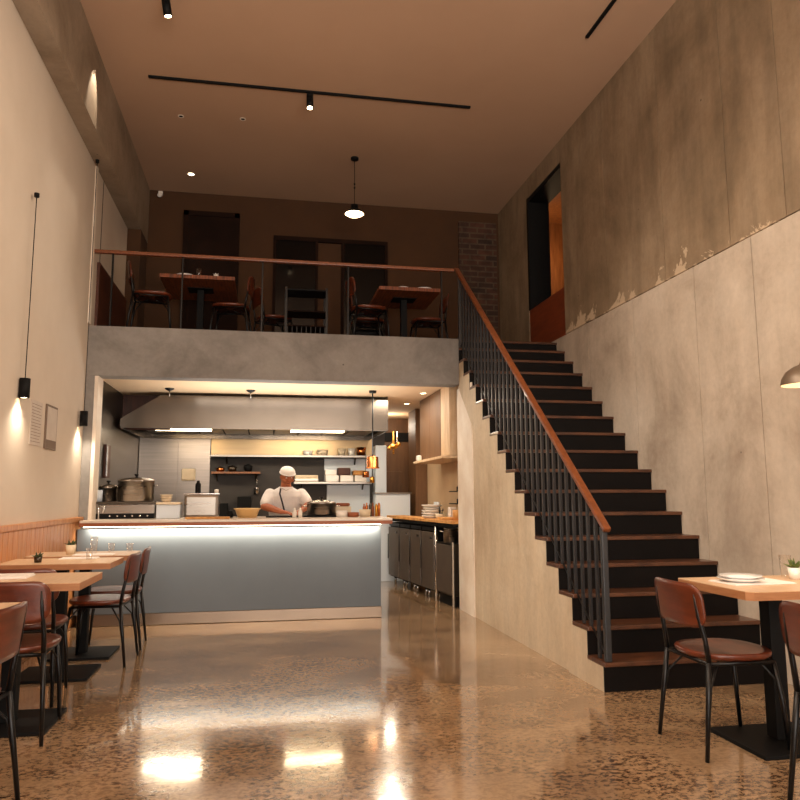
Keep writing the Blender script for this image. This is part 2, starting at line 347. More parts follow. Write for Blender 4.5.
# ---------------------------------------------------------------- stairs
S=thing('staircase','straight stair with black risers and brown wood treads against the right concrete wall','staircase',(XS,ST_Y,0))
for i in range(1,18):
    y0=(i-1)*ST_T
    z=ZN[i]; zp=ZN[i-1]
    d1=.262 if i<17 else .06
    MB().box(0,XR-XS-.002,y0-.018,y0+d1-.018,z-.028,z,.005).obj('tread','tread',S)
    MB().box(.003,XR-XS-.002,y0,y0+.02,zp if i==1 else zp+.0005,z-.0285).obj('riser','riser',S)
sof=[(0,0)]+[((i-1)*ST_T+.02,ZN[i]-.0295) for i in range(1,17)]
p=[]
for i in range(1,17): p+=[((i-1)*ST_T+.0205,ZN[i-1]),((i-1)*ST_T+.0205,ZN[i]-.029)]
p+=[(16*ST_T,ZN[16]-.029),(16*ST_T,2.5),(15*ST_T,2.4),(.6,0)]
MB().prism(p,'x',.165,XR-XS-.003).obj('flight','riser',S)
R=thing('stair_railing','black baluster railing with brown wood handrail on the open side of the stair','railing',(XS+.035,4.55,0))
def hz(y): return 1.07+(y-4.53)*(4.01-1.07)/(8.25-4.53)
y_top=8.14
t=MB(); a=Vector((0,-.06,hz(4.49)-.02)); c=Vector((0,y_top-4.55,hz(y_top)-.02))
def beam(mb,a,c,w,h):
    d=(c-a); L_=d.length; ang=math.atan2(d.z,math.hypot(d.x,d.y)); yaw=math.atan2(-d.x,d.y)
    M=Matrix.Translation(a)@Matrix.Rotation(yaw,4,'Z')@Matrix.Rotation(ang,4,'X')
    mb.box(-w/2,w/2,0,L_,-h/2,h/2,min(w,h)*.25,M)
beam(t,a,c,.05,.035); t.obj('handrail','rail_wood',R)
t=MB(); beam(t,Vector((0,.02,ZN[1]+.03)),Vector((0,y_top-4.57,ZN[1]+.03+(y_top-4.59)*.805)),.008,.014); t.obj('bottom_rail','black_metal',R)
def tread_z(y):
    i=int((y-ST_Y+.018)/ST_T)+1
    return ZN[max(1,min(i,16))]
t=MB(); t.box(-.02,.02,-.02,.02,ZN[1]+.001,hz(4.55)-.045,.006); t.obj('newel_post','gray_metal',R)
y=4.55+.115; k=0
while y<7.93:
    MB().box(-.009,.009,y-4.55-.016,y-4.55+.016,tread_z(y)+.001,hz(y)-.04,.003,seg=1).obj('baluster','baluster_metal',R); y+=.115
MB().box(-.02,.02,7.98-4.55,8.02-4.55,ZM-.1,hz(8.0)-.04,.004).obj('newel_post','gray_metal',R)
# mezzanine railing
R=thing('mezzanine_railing','brown wood handrail on slim dark posts along the mezzanine edge','railing',(0,YM+.04,ZM))
MB().box(XL+.01,2.13,-.028,.028,.795,.83,.006).obj('handrail','rail_wood',R)
for x in (-1.62,-.9,-.05,.9,1.98): MB().box(x-.009,x+.009,-.012,.012,.001,.795,.002,seg=1).obj('post','black_metal',R)
# ---------------------------------------------------------------- chairs
def rounded_plate(mb,w,h,cx,cy,cz,curve,th,corner,tilt=0,nx=16,nz=10):
    # curved plywood back: rounded-rectangle sheet bent about a vertical axis
    t=bmesh.new(); F=[];Bk=[]
    def shape(u,v):
        # squircle mapping of the unit square to a rounded rectangle
        ex=w/2; ez=h/2
        x=u*ex; z=v*ez
        ax,az=abs(x)-(ex-corner),abs(z)-(ez-corner)
        if ax>0 and az>0:
            l=max(ax,az); d=math.hypot(ax,az)
            s=l/d; ax*=s; az*=s
            x=math.copysign(ex-corner+ax,x); z=math.copysign(ez-corner+az,z)
        return x,z
    for sgn in (1,-1):
        G=[]
        for j in range(nz+1):
            row=[]
            for i in range(nx+1):
                x,z=shape(i/nx*2-1,j/nz*2-1)
                y=-curve*(1-(2*x/w)**2)+tilt*(-z)+sgn*th/2
                row.append(t.verts.new((cx+x,cy+y,cz+z)))
            G.append(row)
        (F if sgn>0 else Bk).extend(G)
    for G in (F,Bk):
        for j in range(nz):
            for i in range(nx): t.faces.new([G[j][i],G[j][i+1],G[j+1][i+1],G[j+1][i]])
    ring=lambda G:[G[0][i] for i in range(nx+1)]+[G[j][nx] for j in range(1,nz+1)]+[G[nz][i] for i in range(nx-1,-1,-1)]+[G[j][0] for j in range(nz-1,0,-1)]
    ra,rb=ring(F),ring(Bk)
    for i in range(len(ra)): t.faces.new([ra[i],ra[(i+1)%len(ra)],rb[(i+1)%len(ra)],rb[i]])
    bmesh.ops.recalc_face_normals(t,faces=t.faces); mb.add(t,None,True)
SH=.475
def make_chair():
    r=thing('dining_chair','','chair')
    # seat: rounded plywood disc, slightly dished, wider to the front
    m=MB(); t=bmesh.new(); rings=[]; n=32
    for rr,z in ((0,-.004),(.5,-.006),(.86,0),(.97,.004),(1,-.004),(.985,-.02),(.9,-.032),(0,-.032)):
        if rr==0: rings.append([t.verts.new((0,.0,SH+z))])
        else:
            ring=[]
            for k in range(n):
                a=2*PI*k/n; cx_,sy_=math.cos(a),math.sin(a); p_=2.6
                q=(abs(cx_)**p_+abs(sy_)**p_)**(-1/p_)
                ring.append(t.verts.new((cx_*q*rr*.212*(1+.05*sy_),sy_*q*rr*.215,SH+z)))
            rings.append(ring)
    for a,c in zip(rings,rings[1:]):
        for k in range(n):
            if len(a)==1: t.faces.new([a[0],c[k],c[(k+1)%n]])
            elif len(c)==1: t.faces.new([a[k],a[(k+1)%n],c[0]])
            else: t.faces.new([a[k],a[(k+1)%n],c[(k+1)%n],c[k]])
    bmesh.ops.recalc_face_normals(t,faces=t.faces); m.add(t); m.obj('seat','chair_wood',r)
    m=MB(); rounded_plate(m,.43,.215,0,-.222,.708,.035,.012,.075,tilt=.12); m.obj('backrest','chair_wood',r)
    for s in (-1,1):
        MB().tube([(s*.212,-.245,0),(s*.198,-.215,.25),(s*.186,-.192,SH-.03)],[.010,.0125,.013],10).obj('leg','black_metal',r)
        MB().tube([(s*.19,.215,0),(s*.182,.195,.25),(s*.165,.17,SH-.045)],[.010,.0125,.013],10).obj('leg','black_metal',r)
        p=MB().tube([(s*.186,-.192,SH-.03),(s*.185,-.205,.55),(s*.176,-.228,.66),(s*.17,-.240,.765)],[.013,.012,.011,.009],10).obj('back_post','black_metal',r)
        MB().ball((s*.17,-.232,.755),.007,seg=8).obj('screw','chrome',p)
    m=MB(); m.tube([(-.183,-.19,SH-.04),(-.172,.17,SH-.045),(.172,.17,SH-.045),(.183,-.19,SH-.04),(-.183,-.19,SH-.04)],.010,8,cap=False); m.obj('seat_frame','black_metal',r)
    m=MB()
    for s in (-1,1):
        m.tube([(s*.184,.20,.20),(s*.178,.185,.33),(s*.14,.12,.42),(s*.05,.04,SH-.04)],.006,8)
        m.tube([(s*.205,-.222,.16),(s*.19,-.19,.33),(s*.14,-.12,.42),(s*.05,-.04,SH-.04)],.006,8)
    m.obj('brace','black_metal',r)
    return r
ch=make_chair(); remember(ch)
GL='chairs on the main floor'
ch.location=(2.325,3.52,0); ch.rotation_euler=(0,0,-PI/2); tag(ch,'brown plywood chair with black legs in front of the lowest stair steps','chair',GL)
dup(ch,(2.385,2.62,0),-PI/2+.06,'brown plywood chair cut by the right frame edge, nearest the camera on the right',GL)
dup(ch,(-1.205,6.1,0),PI/2-.06,'nearer of the two brown chairs side-on before the grey counter',GL)
dup(ch,(-1.21,6.68,0),PI/2+.05,'farther of the two brown chairs side-on before the grey counter',GL)
dup(ch,(-1.29,4.40,0),0.02,'brown chair, back to camera, at the near edge of the largest left table',GL)
dup(ch,(-1.43,5.12,0),0.02,'brown chair tucked between the first and second left tables',GL)
dup(ch,(-1.24,3.28,0),PI/2-.12,'brown chair cut by the left frame edge, nearest the camera on the left',GL)
GM='chairs up on the mezzanine'
dup(ch,(-1.27,8.42,ZM),-PI/2+.1,'dark chair at the left end of the left mezzanine table',GM)
dup(ch,(-.42,8.8,ZM),PI/2-.1,'dark chair at the right end of the left mezzanine table',GM)
dup(ch,(1.22,8.62,ZM),-PI/2+.12,'dark chair at the near left of the right mezzanine table',GM)
dup(ch,(1.30,9.25,ZM),-PI/2-.05,'dark chair behind another at the left of the right mezzanine table',GM)
dup(ch,(2.06,9.1,ZM),PI/2,'dark chair at the right of the right mezzanine table by the stair head',GM)
dup(ch,(.10,9.3,ZM),-PI/2+.3,'dark chair standing beside the trolley between the mezzanine tables',GM)
# ---------------------------------------------------------------- tables
def table(loc,w,d,label,group,top='table_wood',edge='table_edge',h=.79,colx=0,base=.5,cham=.0):
    r=thing('pedestal_table',label,'table',loc,0,group)
    c=.05
    poly=[(-w/2+c*0,-d/2+0),(w/2-.012,-d/2),(w/2,-d/2+.012),(w/2,d/2-.012),(w/2-.012,d/2),(-w/2+.012,d/2),(-w/2,d/2-.012),(-w/2,-d/2+cham),(-w/2+cham,-d/2)] if cham else [(-w/2,-d/2),(w/2,-d/2),(w/2,d/2),(-w/2,d/2)]
    if cham: poly=poly[1:]
    o=MB().m(0).prism(poly,'z',h-.004,h); o.m(1).prism(poly,'z',h-.042,h-.004)
    o.obj('tabletop',[top,edge],r)
    MB().box(colx-.04,colx+.04,-.04,.04,.022,h-.042,.004).obj('column','black_matte',r)
    MB().box(colx-.15,colx+.15,-.12,.12,h-.050,h-.0425).obj('mounting_plate','black_matte',r)
    MB().box(colx-base/2,colx+base/2,-.23,.23,0,.02,.004).obj('base_plate','black_matte',r)
    return r
GT='square tables along the left wainscot'
table((-1.43,3.22,0),.80,.66,'light wood table corner at the left frame edge, nearest the camera',GT)
table((-1.375,4.56,0),.84,.57,'largest looking light wood table on the left with a napkin and glass',GT,colx=.02)
table((-1.42,5.72,0),.78,.50,'second light wood table on the left, behind the first chair backs',GT,colx=.02)
table((-1.41,6.40,0),.80,.50,'farthest light wood table on the left, nearest the grey counter',GT,colx=.02)
table((2.86,3.5,0),1.18,.62,'light wood table with black pedestal before the stairs on the right',None,colx=-.25,base=.5,cham=.03)
table((-.80,9.1,ZM),.85,1.0,'wood table at the left of the mezzanine',"tables on the mezzanine",top='mezz_table',edge='mezz_table')
table((1.75,9.12,ZM),.78,.9,'wood table at the right of the mezzanine near the stair head',"tables on the mezzanine",top='mezz_table',edge='mezz_table')
# ---------------------------------------------------------------- table things
TZ=.79
def plate(x,y,z,r,label,group=None):
    o=MB().lathe([(0,.004),(r*.6,.004),(r*.66,.008),(r,.02),(r,.024),(r*.64,.013),(r*.6,.010),(0,.010)]).obj('plate','plate',None,(x,y,z-.004+.0005)); return tag(o,label,'plate',group)
def napkin(x,y,z,w,d,rz,label,group=None,th=.008):
    m=MB().box(-w/2,w/2,-d/2,d/2,0,th/2,.001).box(-w/2+.004,w/2-.006,-d/2+.003,d/2-.005,th/2,th,.001); o=m.obj('napkin','napkin',None,(x,y,z+.0005)); o.rotation_euler=(0,0,rz); return tag(o,label,'napkin',group)
def tumbler(x,y,z,r,h,label,group=None):
    o=MB().lathe([(0,0),(r*.75,0),(r,h),(r*.93,h),(r*.7,.008),(0,.008)],seg=20).obj('water_glass','glass',None,(x,y,z+.0005)); return tag(o,label,'glass',group)
def potted(x,y,z,r,h,label,leafm='leaf',potm='white_ceramic',n=22,lh=.05,group=None):
    t=thing('potted_plant',label,'plant',(x,y,z+.0005),0,group)
    MB().lathe([(0,0),(r*.8,0),(r,h),(r*.92,h),(r*.88,h-.008),(0,h-.008)],seg=20).obj('pot',potm,t)
    MB().lathe([(0,h-.007),(r*.86,h-.007),(0,h-.004)],seg=16).obj('soil','soil',t)
    m=MB(); rd=random.Random(n)
    for k in range(n):
        a=rd.uniform(0,2*PI); l=rd.uniform(.5,1)*lh; e=rd.uniform(.4,1.4)
        d=Vector((math.cos(a)*math.cos(e),math.sin(a)*math.cos(e),math.sin(e))); p0=Vector((math.cos(a)*r*.2,math.sin(a)*r*.2,h-.006)); p1=p0+d*l*.6; p2=p0+d*l+Vector((0,0,-.003))
        m.tube([p0,p0+d*l*.35,p1,p2],[.003,.008,.009,.001],6,flat=.4)
    m.obj('foliage',leafm,t); return t
# right table
napkin(2.53,3.53,TZ,.36,.22,.05,'white napkin under the stacked plates on the right table')
plate(2.46,3.52,TZ+.009,.115,'lower white plate on the napkin on the right table','stacked plates on the right table')
plate(2.46,3.52,TZ+.0225,.105,'upper white plate of the pair on the right table','stacked plates on the right table')
potted(2.86,3.62,TZ,.036,.062,'small succulent in a white pot on the right table',lh=.062,n=34)
tumbler(2.89,3.73,TZ,.033,.12,'clear glass behind the succulent on the right table')
# left tables
napkin(-1.45,4.62,TZ,.30,.2,.03,'folded white napkin on the largest left table',None,.014)
tumbler(-1.46,4.50,TZ,.024,.075,'small clear glass before the napkin on the largest left table')
potted(-1.54,5.62,TZ,.028,.04,'dark leafy plant in a small pot on the second left table','leaf_dark','steel_dark',26,.05)
napkin(-1.33,5.9,TZ,.26,.13,.0,'folded white napkin on the second left table')
tumbler(-1.24,5.8,TZ,.026,.08,'clear glass beside the napkin on the second left table')
potted(-1.50,6.35,TZ,.04,.075,'brown leafed plant in a light pot on the farthest left table','leaf_dark','cream',26,.06)
tumbler(-1.34,6.42,TZ,.03,.13,'tall clear glass beside the plant on the farthest left table')
tumbler(-1.22,6.5,TZ,.028,.075,'low clear glass, middle of the farthest left table')
tumbler(-1.08,6.52,TZ,.028,.07,'low clear glass near the right end of the farthest left table')
napkin(-1.3,6.24,TZ,.3,.12,0,'flat white napkin on the farthest left table')
plate(-1.3,3.42,TZ,.1,'white plate on the nearest left table')
# mezzanine tables
MZ=ZM+.79
plate(-.95,8.72,MZ,.11,'white plate on the left mezzanine table')
tumbler(-.8,8.75,MZ,.035,.12,'glass of amber drink on the left mezzanine table')
potted(-.60,8.74,MZ,.03,.05,'small white flowers in a pot on the left mezzanine table','napkin','white_ceramic',14,.05)
plate(1.68,8.8,MZ,.09,'white plate at the left on the right mezzanine table','plates on the right mezzanine table')
plate(1.95,8.8,MZ,.11,'white plate at the right on the right mezzanine table','plates on the right mezzanine table')
tumbler(1.70,8.95,MZ,.03,.1,'clear glass on the right mezzanine table')
# trolley on mezzanine
t=thing('serving_trolley','dark two-tier trolley with rails standing on the mezzanine','trolley',(.47,8.75,ZM))
for sx in (-1,1):
    for sy in (-1,1): MB().box(sx*.24-.012,sx*.24+.012,sy*.16-.012,sy*.16+.012,.0,.70).obj('leg','black_metal',t)
for z in (.22,.40,.66): MB().box(-.25,.25,-.17,.17,z,z+.018,.003).obj('shelf','black_matte' if z>.5 else 'dark_panel',t)
m=MB()
for k in range(9): m.box(-.22+k*.055-.004,-.22+k*.055+.004,-.155,-.147,.0,.22)
m.obj('spindles','black_metal',t)
b=MB().box(-.1,.1,-.06,.06,0,.16,.006).m(1).box(-.085,.085,-.063,-.0605,.02,.14)
tag(b.obj('storage_box',['brown_panel','cab_brown'],None,(.86,9.3,ZM+.0005)),'small brown box on the mezzanine floor left of the right table','box')
# ---------------------------------------------------------------- counter
CY=7.691; CX=1.227
C=thing('service_counter','long grey service counter with lit overhang and steel kick plate','counter',(0,CY,0))
MB().box(-1.765,CX,0,.16,.115,.93,.002).obj('front_panel','counter_gray',C)
MB().box(-1.70,CX-.02,.165,.86,.0,.93).obj('body','counter_gray',C)
MB().box(-1.73,CX+.006,-.006,.165,.004,.112,.002).obj('kick_plate','kick',C)
b=MB().m(0).box(-1.735,CX+.11,-.07,.93,.99,1.014,.004); b.m(1).box(-1.735,CX+.11,-.072,.93,.955,.9895,.003); b.obj('countertop',['counter_top','counter_edge'],C)
MB().box(-1.70,CX-.01,-.06,-.03,.947,.9545).obj('light_strip','led',C)
# ---------------------------------------------------------------- lamps
def wall_pendant(loc,ztop,label,r=.038,h=.15):
    t=thing('wall_pendant_lamp',label,'lamp',loc,0,'small black cylinder lamps hanging along the left wall')
    s=MB().m(0).lathe([(r*.93,0),(r*.93,.004),(r,.004),(r,h),(0,h),],seg=24).m(0); s.lathe([(r*.93,.0),(r*.93,h-.01),(0,h-.01)],seg=24); s.obj('lamp_shade','black_matte',t)
    MB().lathe([(0,.006),(r*.9,.006),(r*.9,.014),(0,.014)],seg=24).obj('bulb','lamp_on',t)
    MB().tube([(0,0,h),(0,0,ztop-loc[2])],.0035,6).obj('cord','black_matte',t)
    MB().lathe([(0,-.03),(.02,-.03),(.02,0),(0,0)],(0,0,ztop-loc[2]),12).obj('ceiling_cap','black_matte',t); return t
def light(name,kind,loc,energy,color,size=.1,rot=None,target=None,spot=None,blend=.5,sy=None):
    l=bpy.data.lights.new(name,kind); l.energy=energy; l.color=color
    if kind=='AREA':
        l.size=size
        if sy: l.shape='RECTANGLE'; l.size_y=sy
    else: l.shadow_soft_size=size
    if kind=='SPOT': l.spot_size=spot; l.spot_blend=blend
    o=bpy.data.objects.new(name,l); COL.objects.link(o); o.location=loc
    if target is not None: o.rotation_euler=(Vector(target)-Vector(loc)).to_track_quat('-Z','Y').to_euler()
    elif rot: o.rotation_euler=rot
    return o
WARM=(1,.74,.48); WARM2=(1,.85,.66); NEUT=(1,.95,.87)
wp=[((-1.783,5.9,1.985),3.6,'black cylinder lamp on a cord nearest the camera on the left wall'),((-1.775,7.75,1.945),4.745,'black cylinder lamp on a cord beside the kitchen pillar')]
for loc,zt,lab in wp:
    wall_pendant(loc,zt,lab)
    light('wall_pendant_light','SPOT',(loc[0]+.02,loc[1],loc[2]-.01),17,WARM2,.04,rot=(0,0,0),spot=2.3,blend=1)
tag(MB().tube([(0,0,0),(0,0,.95)],.003,6).obj('wire','black_matte',None,(XL+.004,8.3,3.8)),'bare thin cord hanging by the left wall above the mezzanine panelling','cord')
# dome lamp on a wall arm over the right table
t=thing('wall_dome_lamp','brown-grey dome lamp on a wall arm at the right frame edge','lamp',(2.93,3.52,1.845))
prof=[(.125,0),(.118,.035),(.095,.075),(.06,.10),(.025,.115)]
MB().m(0).lathe(prof+[(.018,.13),(0,.13)],seg=32).obj('lamp_shade','shade_gray',t)
MB().lathe([(.122,.001),(.114,.034),(.091,.072),(.056,.096),(0,.106)],seg=32).obj('shade_lining','shade_white',t)
MB().ball((0,0,.045),.032).obj('bulb','lamp_on',t)
MB().tube([(0,0,.125),(0,0,.21),(.03,0,.235),(XR-2.93-.012,0,.235)],.009,8).obj('wall_arm','black_metal',t)
MB().lathe([(0,0),(.045,0),(.045,.012),(0,.012)],seg=20,M=Matrix.Translation((XR-2.93-.0125,0,.235))@Matrix.Rotation(PI/2,4,'Y')).obj('wall_plate','black_metal',t)
light('dome_lamp_light','SPOT',(2.93,3.52,1.86),13,WARM2,.06,rot=(0,0,0),spot=2.5,blend=.8)
# mezzanine pendant
px,py,pz=1.07,8.85,4.78
t=thing('pendant_lamp','lit white disc pendant hanging above the mezzanine','lamp',(px,py,pz))
MB().lathe([(.125,0),(.12,.02),(.07,.055),(.045,.07),(.045,.12),(0,.125)],seg=28).obj('lamp_shade','black_matte',t)
MB().lathe([(0,-.03),(.08,-.02),(.118,.002),(.1,.012),(0,.012)],seg=28).obj('diffuser','lamp_soft',t)
MB().tube([(0,0,.12),(0,0,ZC-pz-.02)],.004,6).ball((0,0,.40),.012).ball((0,0,.35),.012).obj('cord','black_matte',t)
MB().lathe([(0,-.025),(.05,-.025),(.05,0),(0,0)],(0,0,ZC-pz),20).obj('ceiling_cap','black_matte',t)
light('pendant_light','POINT',(px,py,pz-.07),2.5,WARM,.08)
# ceiling tracks and spots
def track(loc,L_,rz,label,spots):
    t=thing('ceiling_track',label,'track light',loc,rz,'black ceiling tracks')
    MB().box(-L_/2,L_/2,-.015,.015,-.022,0,.002).obj('rail','black_matte',t)
    for x,tx in spots:
        s=MB().tube([(x,0,-.035),(x,0,-.07)],.012,8).box(x-.035,x+.035,-.018,.018,-.06,-.035,.003); s=s.obj('spot_head','black_matte',t)
        q=MB().tube([(x,0,-.07),(x+tx,-.02,-.2)],.036,16); q.obj('housing','black_matte',s)
        d=Vector((tx,-.02,-.13)).normalized(); e=Vector((x+tx,-.02,-.2))
        MB().tube([e,e+d*.004],.028,16).obj('lens','lamp_on',s)
    return t
track((.47,7.38,ZC),3.42,0,'long black ceiling track crossing the middle of the ceiling',[(-.06,0)])
track((2.94,4.62,ZC),2.7,PI/2+.02,'black ceiling track at the upper right, running towards the camera',[(-.4,.02)])
track((-.93,4.62,ZC),3.05,PI/2-.02,'black ceiling track at the top left with a lit spotlight at its end',[(1.42,.03)])
for x,y in ((2.95,4.2),):
    pass
def downlight(x,y,z,label,on=True,r=.04,group='recessed ceiling lights'):
    t=thing('downlight',label,'light',(x,y,z),0,group)
    MB().lathe([(r,0),(r*1.35,-.0),(r*1.35,-.006),(r,-.008),(r,0)],seg=20).obj('trim_ring','white_plaster',t)
    MB().lathe([(0,-.004),(r*.98,-.004),(r*.98,-.001),(0,-.001)],seg=20).obj('lens','lamp_on' if on else 'dark_panel',t); return t
downlight(-1.03,9.7,ZC,'lit recessed light at the far left of the high ceiling')
downlight(-1.0,8.16,ZC,'small unlit ceiling sensor left of the long track',False,.025)
downlight(-.31,8.1,ZC,'small unlit ceiling fitting nearer the middle behind the track',False,.025)
downlight(2.0,9.1,2.55,'right lit recessed light in the cream kitchen ceiling'); downlight(2.0,10.2,2.55,'left lit recessed light in the cream kitchen ceiling')
t=thing('security_camera','small white camera in the far left corner under the ceiling','camera',(-1.50,YB-.01,5.42))
MB().box(-.03,.03,-.03,.01,.03,.09,.005).obj('bracket','white_ceramic',t); MB().tube([(0,-.02,.03),(.0,-.12,-.01)],.028,12).obj('camera_body','white_ceramic',t)
# notices on the left wall
b=MB().m(0).box(0,.004,0,.30,-.36,0).m(1)
for k in range(13): b.box(.0041,.0046,.02,.28-.02*(k%3),-.03-.025*k-.004,-.03-.025*k)
tag(b.obj('notice_sheet',['paper','paper_line'],None,(XL+.0005,6.22,2.02)),'left sheet of the two notices on the left wall, lined with text','notice','paper notices on the left wall')
b=MB().m(0).box(0,.014,0,.33,-.38,0,.002).m(1).box(.0142,.016,.02,.31,-.30,-.02).m(2).box(.0142,.0155,.02,.31,-.36,-.31)
tag(b.obj('framed_notice',['frame_dark','paper','paper_line'],None,(XL+.0005,6.61,2.03)),'right framed notice of the two on the left wall','notice','paper notices on the left wall')
# ---------------------------------------------------------------- kitchen
K='kitchen'
def Zk(y,Y): return 1.25+(496-y)*Y/733
H=thing('extractor_hood','large brushed steel extractor hood under the kitchen ceiling','extractor hood',(0,9.5,2.09))
hp=[(-1.73,0),(1.61,0),(1.61,.40),(-1.27,.40),(-1.73,.11)]
MB().prism(hp,'y',0,.02).obj('front_panel','steel_hood',H)
m=MB(); m.box(-1.75,-1.73,0,1.7,0,.11); m.box(1.59,1.61,.021,1.7,0,.46); m.prism([(-1.73,.11),(-1.27,.40),(-1.27,.42),(-1.74,.12)],'y',.0,1.7); m.box(-1.27,1.59,.021,1.7,.40,.42)
m.box(-1.73,1.59,1.66,1.7,0,.1); m.box(-1.73,1.59,0.021,.06,.0,.03)
m.obj('canopy_shell','steel_hood',H)
m=MB()
for k in range(9): m.box(-1.6+k*.35,-1.6+k*.35+.33,.1,1.6,.06,.075,.003)
m.obj('filter_panel','steel_dark',H)
for x in (-1.05,.72): MB().box(x-.36,x+.36,.45,.62,.02,.055,.004).obj('lamp','lamp_on',H)
light('hood_light','AREA',(-1.05,10.05,2.10),9,WARM2,.7,rot=(0,0,0),sy=.15); light('hood_light','AREA',(.55,10.3,2.10),6,WARM2,1.2,rot=(.35,0,0),sy=.15)
# back wall cladding
C2=thing('steel_backsplash','tall steel backsplash with one joint behind the pots','backsplash',(-1.79,11.262,0))
MB().box(0,.55,0,.03,.9,2.15).obj('panel','steel_wall',C2); MB().box(.552,1.01,0,.03,.9,2.15).obj('panel','steel_wall',C2)
tag(MB().box(-.77,1.66,-.02,.0,1.86,2.19,.002).obj('steel_cladding','gold_steel',None,(0,11.2995,0)),'gleaming steel strip of wall under the hood above the long shelf','wall panel')
def shelf(x0,x1,y0,y1,z,th,m_,label,cat='shelf'):
    t=thing('wall_shelf',label,cat,((x0+x1)/2,y1,z),0,'kitchen wall shelves'); w=(x1-x0)/2
    MB().box(-w,w,y0-y1,0,-th,0,.003).obj('board',m_,t)
    for s in (-.8,.8): MB().prism([(-.02,-th),(-.16,-th),(-.02,-th-.1)],'x',s*w-.01,s*w+.01).obj('bracket','steel_dark',t)
    return t
shelf(-.77,1.62,10.98,11.27,1.845,.03,'steel','long steel shelf across the back wall just under the hood')
shelf(-.74,-.04,11.0,11.29,1.60,.03,'warm_wood','short warm-lit shelf on the left of the dark back wall')
shelf(.45,1.62,11.0,11.29,1.45,.03,'steel','lower steel shelf carrying white boxes at the right of the back wall')
tag(MB().box(.96,1.62,11.25,11.2995,.95,1.415,.01).obj('white_panel','blue_white'),'pale blue-white panel on the back wall under the box shelf','wall panel')
tag(MB().box(.92,1.66,11.27,11.2995,1.46,1.81,.005).obj('white_panel','blue_white'),'pale blue-white panel on the back wall behind the white boxes','wall panel')
tag(MB().box(1.67,1.84,11.0,11.28,.0,2.0,.01).obj('tall_panel','blue_white'),'narrow tall pale panel at the right end of the kitchen back wall','panel')
m=MB().box(-.10,.10,-.04,0,-.09,.09,.025); m.box(-.085,.085,-.048,-.04,-.07,.075,.004)
tag(m.obj('paper_towel_dispenser','cream',None,(-1.08,11.266,1.56)),'cream rounded dispenser mounted on the steel backsplash','dispenser')
def cookpot(x,y,z,r,h,label,m_='steel',lid=True,group=None,handles=True):
    t=thing('cooking_pot',label,'pot',(x,y,z+.0005),0,group)
    MB().lathe([(0,0),(r*.96,0),(r,.01),(r,h),(r*1.02,h),(r*1.02,h+.006),(r*.95,h+.006),(r*.95,h-.01),(r*.95,.012),(0,.012)],seg=36).obj('pot_body',m_,t)
    if handles:
        for s in (-1,1): MB().tube([(s*r*.98,-.04,h*.8),(s*(r+.035),-.035,h*.82),(s*(r+.04),0,h*.83),(s*(r+.035),.035,h*.82),(s*r*.98,.04,h*.8)],.006,8).obj('handle','chrome',t)
    if lid:
        l=MB().lathe([(r*1.03,h+.007),(r*1.03,h+.014),(r*.8,h+.03),(r*.2,h+.045),(0,h+.047),(0,h+.03),(r*.9,h+.008)],seg=36).obj('lid','steel',t)
        MB().lathe([(0,h+.045),(.01,h+.045),(.01,h+.06),(.022,h+.068),(.022,h+.08),(0,h+.084)],seg=16).obj('knob','black_metal',l)
    return t
# counter-top range
t=thing('countertop_range','wide steel range on the counter under the two covered pots','cooker',(-1.41,8.3,1.0145))
MB().box(-.29,.29,-.14,.2,.0,.15,.004).obj('body','steel',t); MB().box(-.32,.30,-.16,.22,.155,.178,.003).obj('hob_top','steel_dark',t)
MB().box(-.30,.29,-.146,-.14,.0,.055).obj('control_band','black_matte',t)
for k in range(6): MB().lathe([(0,0),(.011,0),(.009,.02),(0,.02)],seg=10,M=Matrix.Translation((-.15+k*.075,-.146,.03))@Matrix.Rotation(PI/2,4,'X')).obj('knob','chrome',t)
MB().tube([(-.26,-.155,.0),(-.26,-.155,.15)],.008,8).tube([(-.26,-.16,.14),(-.2,-.17,.12),(-.22,-.17,.06)],.012,8).obj('gas_tap','chrome',t)
RZ=1.0145+.178
cookpot(-1.335,8.3,RZ,.185,.21,'large covered steel pot on the counter range')
cookpot(-1.625,8.34,RZ,.095,.14,'small covered steel pot left of the large pot')
tag(MB().lathe([(0,0),(.035,0),(.035,.12),(.03,.12),(.03,.005),(0,.005)],seg=18).obj('storage_jar','blue_white',None,(-1.69,8.22,RZ+.0005)),'pale blue jar at the far left of the range top','jar')
CTZ=1.0145
t=thing('storage_bin','white lidded storage bin beside the range on the counter','bin',(-.975,8.22,CTZ))
MB().box(-.12,.12,-.1,.1,0,.145,.01).obj('bin_body','blue_white',t); MB().box(-.125,.125,-.12,.12,.146,.17,.006).obj('lid','cream',t)
for k,(z,r) in enumerate(((.1705,.062),(.1955,.066),(.22,.07))):
    tag(MB().lathe([(0,0),(r*.6,0),(r,.03),(r*.94,.03),(r*.55,.005),(0,.005)],seg=20).obj('bowl','cream',None,(-1.01,8.22,CTZ+z+.001)),['bottom bowl','middle bowl','top bowl'][k]+' of the stack on the white bin lid','bowl','cream bowls stacked on the bin')
t=thing('steel_container','large open steel tub on the counter left of the chef','tub',(-.64,8.35,CTZ))
MB().m(0).box(-.19,.17,-.1,.12,0,.25,.03).obj('tub_body','steel',t); MB().box(-.2,.185,-.12,.14,.251,.262,.004).obj('rim','chrome',t)
tag(MB().lathe([(0,0),(.03,0),(.03,.1),(.016,.12),(.016,.14),(0,.14)],seg=14).obj('bottle','black_matte',None,(-.70,8.40,CTZ+.263)),'small dark bottle standing on the steel tub','bottle')
tag(MB().lathe([(0,0),(.022,0),(.024,.04),(0,.045)],seg=14).obj('cup','white_ceramic',None,(-.50,8.38,CTZ+.263)),'small white cup at the right end of the steel tub','cup')
